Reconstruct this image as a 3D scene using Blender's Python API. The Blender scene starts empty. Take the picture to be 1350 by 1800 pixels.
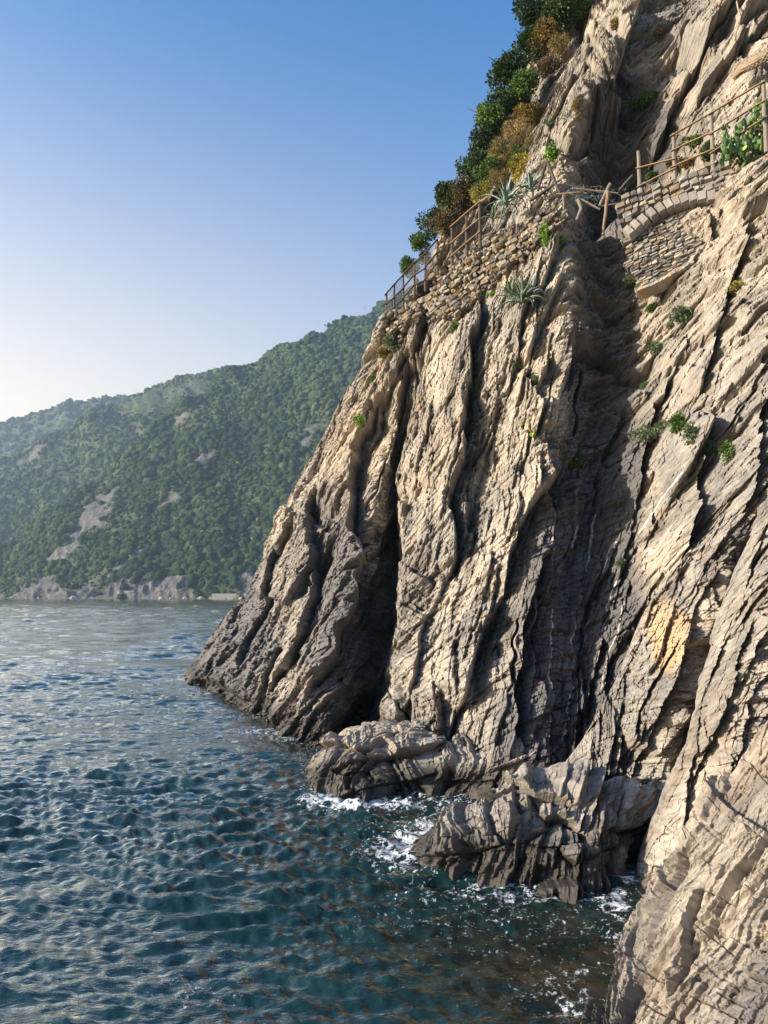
import bpy, math, random
import numpy as np
from mathutils import Vector, Matrix
R = math.radians
random.seed(7); RNG = np.random.default_rng(7)
scn = bpy.context.scene
COL = scn.collection

# ------------------------------------------------------------------ camera, sky, sun, exposure
CAM_H = 4.5; PITCH = R(6.1); F = 1350.0
cam_d = bpy.data.cameras.new('camera'); cam = bpy.data.objects.new('camera', cam_d); COL.objects.link(cam)
cam.location = (0, 0, CAM_H); cam.rotation_euler = (R(90) + PITCH, 0, 0)
cam_d.sensor_fit = 'HORIZONTAL'; cam_d.sensor_width = 36; cam_d.lens = 36
cam_d.clip_start = 0.1; cam_d.clip_end = 20000
scn.camera = cam
SUN_AZ = 104.0; SUN_EL = 18.0          # degrees left of the view direction, degrees above the horizon
w = bpy.data.worlds.new('World'); scn.world = w; w.use_nodes = True
nt = w.node_tree; bg = nt.nodes['Background']
sky = nt.nodes.new('ShaderNodeTexSky'); sky.sky_type = 'NISHITA'; sky.sun_disc = False
sky.sun_elevation = R(SUN_EL); sky.sun_rotation = R(-SUN_AZ)
sky.air_density = 1.0; sky.dust_density = 1.8; sky.ozone_density = 3.6; sky.altitude = 0
gm = nt.nodes.new('ShaderNodeGamma'); gm.inputs[1].default_value = .95; nt.links.new(sky.outputs[0], gm.inputs[0])
hs = nt.nodes.new('ShaderNodeHueSaturation'); hs.inputs['Saturation'].default_value = 1.34; hs.inputs['Value'].default_value = 1.12; nt.links.new(gm.outputs[0], hs.inputs['Color'])
# low evening haze brightens the sky near the horizon on the sun's side
wc = nt.nodes.new('ShaderNodeTexCoord'); sx = nt.nodes.new('ShaderNodeSeparateXYZ'); nt.links.new(wc.outputs['Generated'], sx.inputs[0])
def wm(op, a, b, cl=False):
    m = nt.nodes.new('ShaderNodeMath'); m.operation = op; m.use_clamp = cl
    for i, v in enumerate((a, b)):
        if isinstance(v, (int, float)): m.inputs[i].default_value = v
        else: nt.links.new(v, m.inputs[i])
    return m.outputs[0]
hz_ = wm('POWER', wm('SUBTRACT', 1.0, wm('MULTIPLY', wm('ABSOLUTE', sx.outputs[2], 0), 1.5), True), 1.5)
sd_ = wm('ADD', wm('MULTIPLY', sx.outputs[0], -.95), wm('MULTIPLY', sx.outputs[1], .30))
sdf = wm('MULTIPLY', wm('ADD', sd_, .25, True), .95, True)
wf = wm('MULTIPLY', hz_, sdf, True)
mxw = nt.nodes.new('ShaderNodeMix'); mxw.data_type = 'RGBA'; nt.links.new(wf, mxw.inputs[0]); nt.links.new(hs.outputs[0], mxw.inputs[6]); mxw.inputs[7].default_value = (9.0, 6.6, 3.3, 1)
nt.links.new(mxw.outputs[2], bg.inputs[0]); bg.inputs[1].default_value = 0.14
sd = bpy.data.lights.new('sun', 'SUN'); so = bpy.data.objects.new('sun', sd); COL.objects.link(so)
sd.energy = 5.0; sd.angle = R(0.5); sd.color = (1.0, 0.865, 0.69)
SDIR = Vector((-math.cos(R(SUN_EL)) * math.sin(R(SUN_AZ)), math.cos(R(SUN_EL)) * math.cos(R(SUN_AZ)), math.sin(R(SUN_EL))))
so.rotation_euler = (-SDIR).to_track_quat('-Z', 'Y').to_euler()
scn.view_settings.view_transform = 'Standard'; scn.view_settings.look = 'None'
scn.view_settings.exposure = 0.95; scn.view_settings.gamma = 1

# ------------------------------------------------------------------ projection helpers (plan a spot from its bearing)
cp, sp = math.cos(PITCH), math.sin(PITCH)
def xyz(px, Y, z):
    c = Y * cp + (z - CAM_H) * sp
    return np.array([(px - 675) * c / F, Y, z], float)
def at(px, py, Y):
    dx, dy, dz = (px - 675) / F, cp - (900 - py) / F * -(-sp) , sp + (900 - py) / F * cp
    dy = cp - (900 - py) / F * sp
    t = Y / dy
    return np.array([dx * t, Y, CAM_H + dz * t])
def at_z(px, py, z=0.0):
    dx = (px - 675) / F; dy = cp - (900 - py) / F * sp; dz = sp + (900 - py) / F * cp
    t = (z - CAM_H) / dz
    return np.array([dx * t, dy * t, z])
def proj(P):
    x, y, z = P[..., 0], P[..., 1], P[..., 2] - CAM_H
    c = np.maximum(y * cp + z * sp, .5); u = -y * sp + z * cp
    return 675 + F * x / c, 900 - F * u / c

# ------------------------------------------------------------------ object helpers
def link(name, me, parent=None, mat=None):
    o = bpy.data.objects.new(name, me); COL.objects.link(o)
    if parent is not None: o.parent = parent
    if mat is not None and me is not None:
        me.materials.append(mat)
    return o
def mesh_np(name, V, Fc, smooth=False):
    V = np.asarray(V, np.float32); Fc = np.asarray(Fc, np.int32); n = Fc.shape[1]
    me = bpy.data.meshes.new(name)
    me.vertices.add(len(V)); me.vertices.foreach_set('co', V.ravel())
    me.loops.add(Fc.size); me.loops.foreach_set('vertex_index', Fc.ravel())
    me.polygons.add(len(Fc)); me.polygons.foreach_set('loop_start', np.arange(0, Fc.size, n, dtype=np.int32))
    try: me.polygons.foreach_set('loop_total', np.full(len(Fc), n, np.int32))
    except Exception: pass
    me.polygons.foreach_set('use_smooth', np.full(len(Fc), smooth))
    me.update(calc_edges=True)
    return me
def attr(me, name, data, typ='FLOAT'):
    a = me.attributes.new(name, typ, 'POINT')
    a.data.foreach_set('value' if typ == 'FLOAT' else ('vector' if typ == 'FLOAT_VECTOR' else 'color'), np.asarray(data, np.float32).ravel())
def grid_faces(nu, nv, wrap=False):
    i = np.arange(nv - 1)[:, None] * nu; j = np.arange(nu if wrap else nu - 1)[None, :]
    j2 = (j + 1) % nu
    return np.stack([i + j, i + j2, i + nu + j2, i + nu + j], -1).reshape(-1, 4)
def tag(o, label=None, cat=None, group=None, kind=None):
    if label: o['label'] = label
    if cat: o['category'] = cat
    if group: o['group'] = group
    if kind: o['kind'] = kind
    return o
def thing(name, loc, label, cat, group=None, rz=0):
    o = bpy.data.objects.new(name, None); COL.objects.link(o); o.location = loc; o.rotation_euler = (0, 0, rz)
    o.empty_display_size = .2
    return tag(o, label, cat, group)

# ------------------------------------------------------------------ numpy noise
TAB = RNG.random((8192, 6)).astype(np.float32)
def hsh(ix, iy, iz, seed):
    h = (ix * 73856093) ^ (iy * 19349663) ^ (iz * 83492791) ^ (seed * 2654435 + 977)
    h = (h ^ (h >> 13)) * 1274126177
    return ((h ^ (h >> 16)) & 8191)
def vnoise(P, seed=0):
    P = np.asarray(P, np.float32); I = np.floor(P).astype(np.int64); f = P - I; f = f * f * f * (f * (f * 6 - 15) + 10)
    out = 0
    for dx in (0, 1):
        wx = f[..., 0] if dx else 1 - f[..., 0]
        for dy in (0, 1):
            wy = f[..., 1] if dy else 1 - f[..., 1]
            for dz in (0, 1):
                wz = f[..., 2] if dz else 1 - f[..., 2]
                out = out + wx * wy * wz * TAB[hsh(I[..., 0] + dx, I[..., 1] + dy, I[..., 2] + dz, seed), 0]
    return out * 2 - 1
def fbm(P, octv=4, seed=0, gain=.5, lac=2.03):
    a = 1; s = 0; P = np.asarray(P, np.float32)
    for k in range(octv):
        s = s + a * vnoise(P, seed + k * 17); P = P * lac + 11.3; a *= gain
    return s
def cells(Q, seed=0, jit=.9):
    """3-D Worley: returns F1, F2, winner's random row, vector from the winner's centre"""
    Q = np.asarray(Q, np.float32); I = np.floor(Q).astype(np.int64); fr = (Q - I).astype(np.float32)
    n = len(Q); d1 = np.full(n, 9., np.float32); d2 = np.full(n, 9., np.float32)
    win = np.zeros(n, np.int64); dv = np.zeros((n, 3), np.float32)
    for dx in (-1, 0, 1):
        for dy in (-1, 0, 1):
            for dz in (-1, 0, 1):
                h = hsh(I[:, 0] + dx, I[:, 1] + dy, I[:, 2] + dz, seed)
                T = TAB[h]
                r = fr - (np.array([dx, dy, dz], np.float32) + .5 + (T[:, 1:4] - .5) * jit)
                ar = np.abs(r); mx = ar.max(1); d = (.8 * mx + .2 * ar.sum(1)) ** 2
                m = d < d1
                d2 = np.where(m, d1, np.minimum(d2, d))
                d1 = np.where(m, d, d1); win = np.where(m, h, win); dv = np.where(m[:, None], r, dv)
    return np.sqrt(d1), np.sqrt(d2), TAB[(win * 31 + 7) & 8191], dv
def sstep(a, b, x):
    t = np.clip((x - a) / (b - a), 0, 1); return t * t * (3 - 2 * t)

# ------------------------------------------------------------------ material helpers
def new_mat(name):
    m = bpy.data.materials.new(name); m.use_nodes = True
    return m, m.node_tree, m.node_tree.nodes, m.node_tree.links, m.node_tree.nodes['Principled BSDF']
def ramp(nodes, stops, interp='LINEAR'):
    r = nodes.new('ShaderNodeValToRGB'); r.color_ramp.interpolation = interp
    e = r.color_ramp.elements
    while len(e) < len(stops): e.new(.5)
    for k, (p, c) in enumerate(stops):
        e[k].position = p; e[k].color = (c[0], c[1], c[2], 1) if hasattr(c, '__len__') else (c, c, c, 1)
    return r
def mixc(nodes, links, fac, a, b, mode='MIX'):
    m = nodes.new('ShaderNodeMix'); m.data_type = 'RGBA'; m.blend_type = mode
    for s, v in ((0, fac), (6, a), (7, b)):
        if isinstance(v, bpy.types.NodeSocket): links.new(v, m.inputs[s])
        elif s == 0: m.inputs[0].default_value = v
        else: m.inputs[s].default_value = (v[0], v[1], v[2], 1)
    return m.outputs[2]
def math_n(nodes, links, op, a, b=None, clamp=False):
    m = nodes.new('ShaderNodeMath'); m.operation = op; m.use_clamp = clamp
    for i, v in enumerate((a, b)):
        if v is None: continue
        if isinstance(v, bpy.types.NodeSocket): links.new(v, m.inputs[i])
        else: m.inputs[i].default_value = v
    return m.outputs[0]
def noise_n(nodes, links, vec, scale, detail=6, rough=.6, dist=0):
    n = nodes.new('ShaderNodeTexNoise'); n.inputs['Scale'].default_value = scale; n.inputs['Detail'].default_value = detail
    n.inputs['Roughness'].default_value = rough; n.inputs['Distortion'].default_value = dist
    links.new(vec, n.inputs['Vector']); return n.outputs['Fac']
def attr_n(nodes, name):
    a = nodes.new('ShaderNodeAttribute'); a.attribute_name = name; return a
def simple_mat(name, col, rough=.7, var=.25, scale=8, bump=.1, trans=0):
    m, t, N, L, B = new_mat(name)
    tc = N.new('ShaderNodeTexCoord'); n = noise_n(N, L, tc.outputs['Object'], scale, 5)
    c = mixc(N, L, n, [x * (1 - var) for x in col], [min(1, x * (1 + var)) for x in col])
    L.new(c, B.inputs['Base Color']); B.inputs['Roughness'].default_value = rough
    if bump:
        b = N.new('ShaderNodeBump'); b.inputs['Strength'].default_value = bump * 3; b.inputs['Distance'].default_value = .02
        L.new(n, b.inputs['Height']); L.new(b.outputs[0], B.inputs['Normal'])
    return m

# ------------------------------------------------------------------ rock material
def rock_material(name='fractured_schist', lamsc=(.8, .8, 6.0), bump=.045, grain_=.06):
    m, t, N, L, B = new_mat(name)
    st = attr_n(N, 'strata').outputs['Vector']           # metres in the bedding frame
    geo = N.new('ShaderNodeNewGeometry').outputs['Position']
    la = attr_n(N, 'laminae').outputs['Vector']
    mp = N.new('ShaderNodeMapping'); mp.inputs['Scale'].default_value = lamsc; L.new(la, mp.inputs['Vector'])
    lam = noise_n(N, L, mp.outputs[0], 2.2, 9, .68, .25)             # thin laminae
    mp2 = N.new('ShaderNodeMapping'); mp2.inputs['Scale'].default_value = (.4, .4, 2.2); L.new(st, mp2.inputs['Vector'])
    bands = noise_n(N, L, mp2.outputs[0], 1.1, 6, .6, .3)
    big = noise_n(N, L, geo, .32, 4, .55)
    fine = noise_n(N, L, geo, 9, 8, .7)
    grain = noise_n(N, L, geo, 60, 4, .7)
    r1 = ramp(N, [(.28, (.10, .090, .080)), (.40, (.255, .236, .210)), (.54, (.39, .372, .340)), (.75, (.53, .512, .475))]); L.new(lam, r1.inputs[0])
    r2 = ramp(N, [(.32, (.42, .40, .39)), (.47, (.80, .78, .76)), (.64, (1.1, 1.06, 1.02))]); L.new(bands, r2.inputs[0])
    c = mixc(N, L, 1.0, r1.outputs[0], r2.outputs[0], 'MULTIPLY')
    bz = ramp(N, [(.36, (.50, .52, .56)), (.5, (.86, .84, .81)), (.64, (1.08, 1.0, .90))]); L.new(big, bz.inputs[0]); c = mixc(N, L, .9, c, bz.outputs[0], 'MULTIPLY')
    # rusty / ochre staining in streaks
    rs = ramp(N, [(.56, 0), (.72, 1)]); L.new(noise_n(N, L, mp2.outputs[0], 2.6, 6, .65, .6), rs.inputs[0])
    rb = ramp(N, [(.45, 0), (.65, 1)]); L.new(noise_n(N, L, geo, .9, 4), rb.inputs[0])
    rust = math_n(N, L, 'MULTIPLY', rs.outputs[0], rb.outputs[0])
    c = mixc(N, L, math_n(N, L, 'MULTIPLY', rust, .6), c, (.36, .20, .09))
    # grey lichen & pale patches
    lr = ramp(N, [(.52, 0), (.66, 1)]); L.new(fine, lr.inputs[0])
    c = mixc(N, L, math_n(N, L, 'MULTIPLY', lr.outputs[0], .35), c, (.46, .43, .39))
    # slate grey zones; on the cliff the mask also carries painted shade
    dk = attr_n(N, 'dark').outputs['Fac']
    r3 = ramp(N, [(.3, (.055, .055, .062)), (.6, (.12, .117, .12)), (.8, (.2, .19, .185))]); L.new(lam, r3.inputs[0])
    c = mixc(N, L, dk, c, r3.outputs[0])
    oc = attr_n(N, 'ochre').outputs['Fac']
    c = mixc(N, L, math_n(N, L, 'MULTIPLY', oc, .75), c, (.44, .31, .17))
    # cracks
    vo = N.new('ShaderNodeTexVoronoi'); vo.feature = 'DISTANCE_TO_EDGE'; vo.inputs['Scale'].default_value = 1.5
    mp3 = N.new('ShaderNodeMapping'); mp3.inputs['Scale'].default_value = (.8, .9, 3.2); L.new(st, mp3.inputs['Vector'])
    wob = N.new('ShaderNodeTexNoise'); wob.inputs['Scale'].default_value = 2.5; wob.inputs['Detail'].default_value = 4; L.new(mp3.outputs[0], wob.inputs['Vector'])
    va = N.new('ShaderNodeVectorMath'); va.operation = 'MULTIPLY_ADD'; L.new(wob.outputs['Color'], va.inputs[0]); va.inputs[1].default_value = (.9, .9, .9); L.new(mp3.outputs[0], va.inputs[2])
    L.new(va.outputs[0], vo.inputs['Vector'])
    cr = ramp(N, [(0.0, 0), (.035, 1)]); L.new(vo.outputs['Distance'], cr.inputs[0])
    # quartz veins
    vn = attr_n(N, 'vein').outputs['Fac']
    c = mixc(N, L, vn, c, (.55, .50, .45))
    # wet and dark weedy band
    wet = attr_n(N, 'wet').outputs['Fac']
    c = mixc(N, L, math_n(N, L, 'MULTIPLY', wet, .85), c, (.028, .025, .022))
    L.new(c, B.inputs['Base Color'])
    rr = math_n(N, L, 'MULTIPLY_ADD', wet, -.5); rr.node.inputs[2].default_value = .86
    L.new(rr, B.inputs['Roughness']); B.inputs['Specular IOR Level'].default_value = .3
    h = math_n(N, L, 'MULTIPLY', lam, 1.0)
    h = math_n(N, L, 'ADD', h, math_n(N, L, 'MULTIPLY', fine, .35))
    h = math_n(N, L, 'ADD', h, math_n(N, L, 'MULTIPLY', grain, grain_))
    h = math_n(N, L, 'ADD', h, math_n(N, L, 'MULTIPLY', cr.outputs[0], .12))
    b = N.new('ShaderNodeBump'); b.inputs['Strength'].default_value = 1.0; b.inputs['Distance'].default_value = bump
    L.new(h, b.inputs['Height']); L.new(b.outputs[0], B.inputs['Normal'])
    return m
ROCK = rock_material()
NEAR_ROCK = rock_material('weathered_schist', (1.3, 1.3, 8.0), .028, .20)

# ------------------------------------------------------------------ rock geometry
NB = np.array([-.75, .45, .48]); NB /= np.linalg.norm(NB)           # bedding normal
T2 = np.array([-.86, -.45, .24]); T2 -= NB * T2.dot(NB); T2 /= np.linalg.norm(T2)      # into the face
T1 = np.cross(NB, T2)                                                   # up the slabs
LB = np.array([-.25, .30, .92]); LB /= np.linalg.norm(LB)               # normal of the thin laminae
def strata(P):
    wv = np.stack([fbm(P * .09 + 5, 3, 31), fbm(P * .09 + 50, 3, 57), fbm(P * .09 + 90, 3, 71)], -1) * .6
    wv += np.stack([fbm(P * .9, 2, 131), fbm(P * .9 + 50, 2, 157), fbm(P * .9 + 90, 2, 171)], -1) * .05
    Q = P + wv; U, V = proj(P)
    Q[:, 0] += .22 * sstep(690, 760, U) * (1 - sstep(1000, 1160, U)) * (P[:, 2] - 6)      # joints stand steeper on the front wall
    return np.stack([Q @ T1, Q @ T2, Q @ NB], -1)
def slab_frame(P, U, V, nominal, lean=None):
    """metres along the slabs, into the face, across the slabs (left-up positive); the lean of the joints drifts along the cliff"""
    A = (U - 850) / F * nominal; B = (900 - V) / F * nominal
    th = 60 + 17 * sstep(660, 760, U) * (1 - sstep(980, 1120, U)) - 9 * sstep(1080, 1300, U) * sstep(700, 300, V)
    if lean is not None: th = 0 * th + lean
    th = R(1) * (th + 7 * fbm(P * .12, 2, 35)); c, s_ = np.cos(th), np.sin(th)
    w = fbm(P * .35, 3, 36) * .22 + fbm(P * 1.6, 2, 37) * .035
    return np.stack([A * c + B * s_, P @ T2 * .8, -A * s_ + B * c + w], -1)
def laminae(P):
    wv = np.stack([fbm(P * .16 + 5, 2, 231), fbm(P * .16 + 50, 2, 257), fbm(P * .16 + 90, 2, 271)], -1) * .45
    Q = P + wv; a = np.cross(LB, [-.86, -.45, .2]); a /= np.linalg.norm(a); b = np.cross(LB, a)
    return np.stack([Q @ a, Q @ b, Q @ LB], -1)
def blur(h, k=1, wrap=False):
    for _ in range(k):
        p = np.pad(h, ((1, 1), (0, 0)), 'edge'); h = .25 * p[:-2] + .5 * p[1:-1] + .25 * p[2:]
        p = np.pad(h, ((0, 0), (1, 1)), 'wrap' if wrap else 'edge'); h = .25 * p[:, :-2] + .5 * p[:, 1:-1] + .25 * p[:, 2:]
    return h
def catmull(C, t):
    n = len(C); i = np.clip(np.floor(t).astype(int), 0, n - 2); f = (t - i)
    p = lambda k: C[np.clip(k, 0, n - 1)]
    f = f.reshape((-1,) + (1,) * (C.ndim - 1)); a, b, c, d = p(i - 1), p(i), p(i + 1), p(i + 2)
    m1 = (c - a) * .5 * .8; m2 = (d - b) * .5 * .8
    return (2 * f**3 - 3 * f**2 + 1) * b + (f**3 - 2 * f**2 + f) * m1 + (-2 * f**3 + 3 * f**2) * c + (f**3 - f**2) * m2
def net_surface(rows, nu, nv):
    """rows: (z, [(px, Y)...]) plan contours, low to high"""
    C = np.array([[xyz(px, Y, z) for px, Y in pts] for z, pts in rows])
    U, V = proj(C)
    du = np.hypot(np.diff(U, axis=1), np.diff(V, axis=1)).mean(0); dvv = np.hypot(np.diff(U, axis=0), np.diff(V, axis=0)).mean(1)
    du = np.minimum(du, 260) + 12; vis = ((U > -60) & (U < 1420)).mean(0); du = du * np.maximum(np.minimum(vis[1:], vis[:-1]) , .3)
    if len(du) > 12: du[:3] *= .25
    dvv = np.minimum(dvv, 320) + 12
    tu = np.interp(np.linspace(0, 1, nu), np.r_[0, np.cumsum(du)] / du.sum(), np.arange(C.shape[1]))
    tv = np.interp(np.linspace(0, 1, nv), np.r_[0, np.cumsum(dvv)] / dvv.sum(), np.arange(C.shape[0]))
    S = catmull(C, tv)                              # nv x cols x 3
    S = catmull(np.swapaxes(S, 0, 1), tu)           # nu x nv x 3
    return np.swapaxes(S, 0, 1)
def normals(G):
    du = np.gradient(G, axis=1); dv = np.gradient(G, axis=0)
    n = np.cross(du, dv); n /= np.linalg.norm(n, axis=-1, keepdims=True) + 1e-9
    return n
def seg_field(U, V, poly):
    """signed across-distance (right positive going from first to last point upward) and taper along"""
    poly = np.array(poly, float); best = np.full(U.shape, 1e9); sg = np.zeros(U.shape); tt = np.zeros(U.shape)
    ln = np.r_[0, np.cumsum(np.hypot(*np.diff(poly, axis=0).T))]
    for k in range(len(poly) - 1):
        a, b = poly[k], poly[k + 1]; d = b - a; L2 = d.dot(d)
        t = np.clip(((U - a[0]) * d[0] + (V - a[1]) * d[1]) / L2, 0, 1)
        ex, ey = U - a[0] - t * d[0], V - a[1] - t * d[1]; dist = np.hypot(ex, ey)
        s = np.sign(d[0] * ey - d[1] * ex)
        m = dist < best
        best = np.where(m, dist, best); sg = np.where(m, s, sg); tt = np.where(m, (ln[k] + t * math.sqrt(L2)) / ln[-1], tt)
    return best * sg, tt
def edge_feat(U, V, poly, amp, wl, wr, jag=None):
    """a slab edge: rises gently over wl pixels from the left, falls off sharply, then recovers over wr pixels"""
    x0, y0 = np.min(poly, 0) - max(wl, wr) * 1.3; x1, y1 = np.max(poly, 0) + max(wl, wr) * 1.3
    m = (U > x0) & (U < x1) & (V > y0) & (V < y1)
    out = np.zeros(U.shape, np.float32)
    s, t = seg_field(U[m], V[m], poly)
    if jag is not None: s = s + jag[m]
    k = np.where(s < 0, np.clip(1 + s / wl, 0, 1), -np.clip(1 - s / wr, 0, 1) * .75)
    k = np.where((s > -1.5) & (s <= 2.5), np.interp(s, [-1.5, 2.5], [1, -.75]), k)
    tap = np.clip(t / .12, 0, 1) * np.clip((1 - t) / .12, 0, 1)
    out[m] = k * amp * tap
    return out
def facets(P, Nn, S, scale, amp, seed, tilt=.5, rnd=.5, stretch=(1, 1, 1), crack=.0):
    """broken slabs: every stretched cell gets its own plane, steps between them"""
    q = S / (np.array(stretch) * scale)
    f1, f2, rr, dv = cells(q, seed)
    off = (rr[:, 0] - .5) * 2
    dvm = dv * np.array(stretch) * scale                       # metres in strata frame
    k = rr[:, 5]
    ac = np.where(k < .62, -tilt * (1 + .5 * rr[:, 3]), np.where(k < .82, tilt * .55, -.08))    # mostly risers to the right, some turned faces, some flats
    al = np.where((k > .45) & (k < .7), -.28 * rnd, (rr[:, 1] - .5) * rnd * .35)
    g = np.stack([al, (rr[:, 2] - .5) * rnd * .08, ac], -1)
    h = off * amp + (dvm * g).sum(1)
    if crack: h = h - crack * (rr[:, 4] > .35) * np.exp(-((f2 - f1) / .07) ** 2)
    return h
def plates(a, c, lu, lv, thick, seed, tilt=.3, right=5., left=1.2, ends=2.2, per=2):
    """overlapping straight-edged blades of rock, the proudest one wins; a along the blades, c across (left-up positive)"""
    qa, qc = a / lu, c / lv; ia, ic = np.floor(qa).astype(np.int64), np.floor(qc).astype(np.int64)
    out = np.full(a.shape, -1e3, np.float32)
    for di in (-1, 0, 1):
        for dj in (-1, 0, 1):
            for k in range(per):
                T = TAB[hsh(ia + di, ic + dj, np.full_like(ia, k), seed)]; T2_ = TAB[hsh(ia + di, ic + dj, np.full_like(ia, k + 50), seed + 1)]
                u = (qa - (ia + di + T[:, 0])) * lu; v = (qc - (ic + dj + T[:, 1])) * lv
                v = v + u * (T[:, 2] - .5) * .30                      # each blade swings a little
                hl = lu * (.45 + .45 * T[:, 3]); hw = lv * (.28 + .40 * T[:, 4])
                tp = 1 - .55 * np.clip((u * np.where(T2_[:, 0] > .4, 1, -1)) / hl, 0, 1)      # narrows towards one end
                w_ = hw * tp
                o = (T[:, 5] - .5) * 2 * thick
                z = o - tilt * v * (.5 + T2_[:, 1]) + (T2_[:, 2] - .5) * .16 * u
                z = z - left * np.clip(v - w_, 0, None) - right * np.clip(-v - w_, 0, None) - ends * np.clip(np.abs(u) - hl, 0, None)
                out = np.maximum(out, z)
    return np.maximum(out, -thick * 1.6)
def slits(S, scale, seed, stretch, width, depth, half=.36, dens=.6, axis=2):
    """open joints: every chosen cell holds one narrow, deep slit with a raised left lip"""
    q = S / (np.array(stretch) * scale)
    f1, f2, rr, dv = cells(q, seed, .6)
    m = dv * np.array(stretch) * scale
    along = 0 if axis == 2 else 2
    L = np.abs(dv[:, along]) / (half * (.6 + .8 * rr[:, 1])); a = m[:, axis] + (rr[:, 2] - .5) * .25 * m[:, along]
    a = a + .06 * vnoise(S * 2.2, seed + 3) * scale
    ends = np.clip((1 - L) / .35, 0, 1)
    w_ = width * (.6 + .9 * rr[:, 3]) * ends + 1e-4
    g = -depth * np.exp(-(a / w_) ** 4)
    return np.where((rr[:, 0] < dens), g * ends, 0)
def rock_displace(G, seed=0, big=1.0, mid=1.0, small=1.0, feats=(), damp=None, nominal=25., wn=.10):
    nv, nu = G.shape[:2]; P = G.reshape(-1, 3); Nn = wn * normals(G).reshape(-1, 3) + (1 - wn) * np.array([-.05, -.98, .14]); Nn /= np.linalg.norm(Nn, axis=1, keepdims=True)
    # keep the outward side facing the sea / camera
    U, V = proj(P); S = slab_frame(P, U, V, nominal)
    h0 = fbm(P * .16, 2, seed + 1) * .22 * big
    rid = 1 - np.abs(fbm(S * np.array([.07, .05, .40]), 3, seed + 5)); h0 += (rid - .7) * .16 * big
    A_, C_ = S[:, 0], S[:, 2]; ja = fbm(P * 2.2, 3, seed + 40) * .035; jb = fbm(P * 7, 2, seed + 41) * .012
    tk = 1. if nominal > 12 else .30
    h0 += plates(A_, C_, 3.9, 1.9, .50 * big, seed + 50, .22 * tk, 5, 1.4, 4.)
    h0 += plates(A_ + 3, C_ + ja, 2.6, .85, .32 * big, seed + 51, .32 * tk, 5.5, 1.3)
    h = plates(A_ + 7, C_ + ja + jb, 1.15, .36, .10 * mid, seed + 52, .30 * tk, 4.5, 1.3)
    h += plates(A_ + 2, C_ + jb, .48, .15, .040 * small, seed + 53, .28 * tk, 3.5, 1.2)
    SL = laminae(P)
    h += slits(S, 1.5, seed + 31, (2.0, 9, .95), .060, .42 * mid, dens=.5)
    h += slits(S, .62, seed + 32, (2.0, 9, .95), .030, .15 * mid, dens=.4)
    h += slits(S, 1.0, seed + 33, (.55, 9, 1.5), .022, .10 * mid, axis=0, dens=.45)
    if nominal > 12: h += facets(P, Nn, SL, .42, .035 * small, seed + 13, .22, .5, (2.8, 3.0, .34), .05 * small)
    if nominal > 12: h += plates(SL[:, 0], SL[:, 2] + ja, 1.9, 1.0, .13 * mid, seed + 57, .10, 4, 3, 3.5) + plates(SL[:, 0] + 5, SL[:, 2] + jb, .62, .30, .045 * mid, seed + 58, .12, 4, 3, 3.5)
    if nominal < 12: h += slits(S, .70, seed + 60, (2.6, 9, .8), .020, .16, dens=.6) + slits(S, .30, seed + 61, (2.4, 9, .8), .009, .05, dens=.5) + slits(S, .55, seed + 63, (.5, 9, 1.6), .007, .05, axis=0, dens=.6) + plates(*(slab_frame(P, U, V, nominal, 30)[:, k] for k in (0, 2)), .60, .20, .018, seed + 62, .03, 3, 3, 3) + plates(*(slab_frame(P, U, V, nominal, 34)[:, k] for k in (0, 2)), .16, .045, .006, seed + 64, .04, 3, 2.5, 3)
    if nominal < 18: h += plates(A_ + 1, C_, .20, .065, .016 * small, seed + 54, .25 * tk, 3, 1.2) + plates(A_ + 4, C_, .09, .03, .006 * small, seed + 55, .25 * tk, 3, 1.2)
    if nominal > 12: h += facets(P, Nn, S, .30, .018 * small, seed + 14, .28, .5, (2.0, 4.0, .60), .05 * small)
    jag = fbm(P * .8, 3, seed + 21) * 9
    Y = P[:, 1]
    for (poly, amp, wl, wr) in feats: h0 += edge_feat(U, V, poly, amp, wl, wr, jag)
    h += h0
    if nominal < 12: h = h - np.percentile(h, 45)
    if damp is not None: h = h * damp(P, U, V)
    return P, Nn, S, U, V, h
def paint(me, P, S, U, V, dark=0, ochre=0, vein=0, wetz=None, wetf=None, lam=None):
    n = len(P); nz = fbm(P * .7, 4, 301)
    attr(me, 'strata', S, 'FLOAT_VECTOR'); attr(me, 'laminae', laminae(P) if lam is None else lam, 'FLOAT_VECTOR')
    attr(me, 'dark', np.broadcast_to(dark, n)); attr(me, 'ochre', np.broadcast_to(ochre, n)); attr(me, 'vein', np.broadcast_to(vein, n))
    wz = .45 if wetz is None else wetz
    wet = 1 - sstep(wz * .35, wz, P[:, 2] + nz * .35)
    if wetf is not None: wet = np.maximum(wet, wetf)
    attr(me, 'wet', wet)

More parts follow.
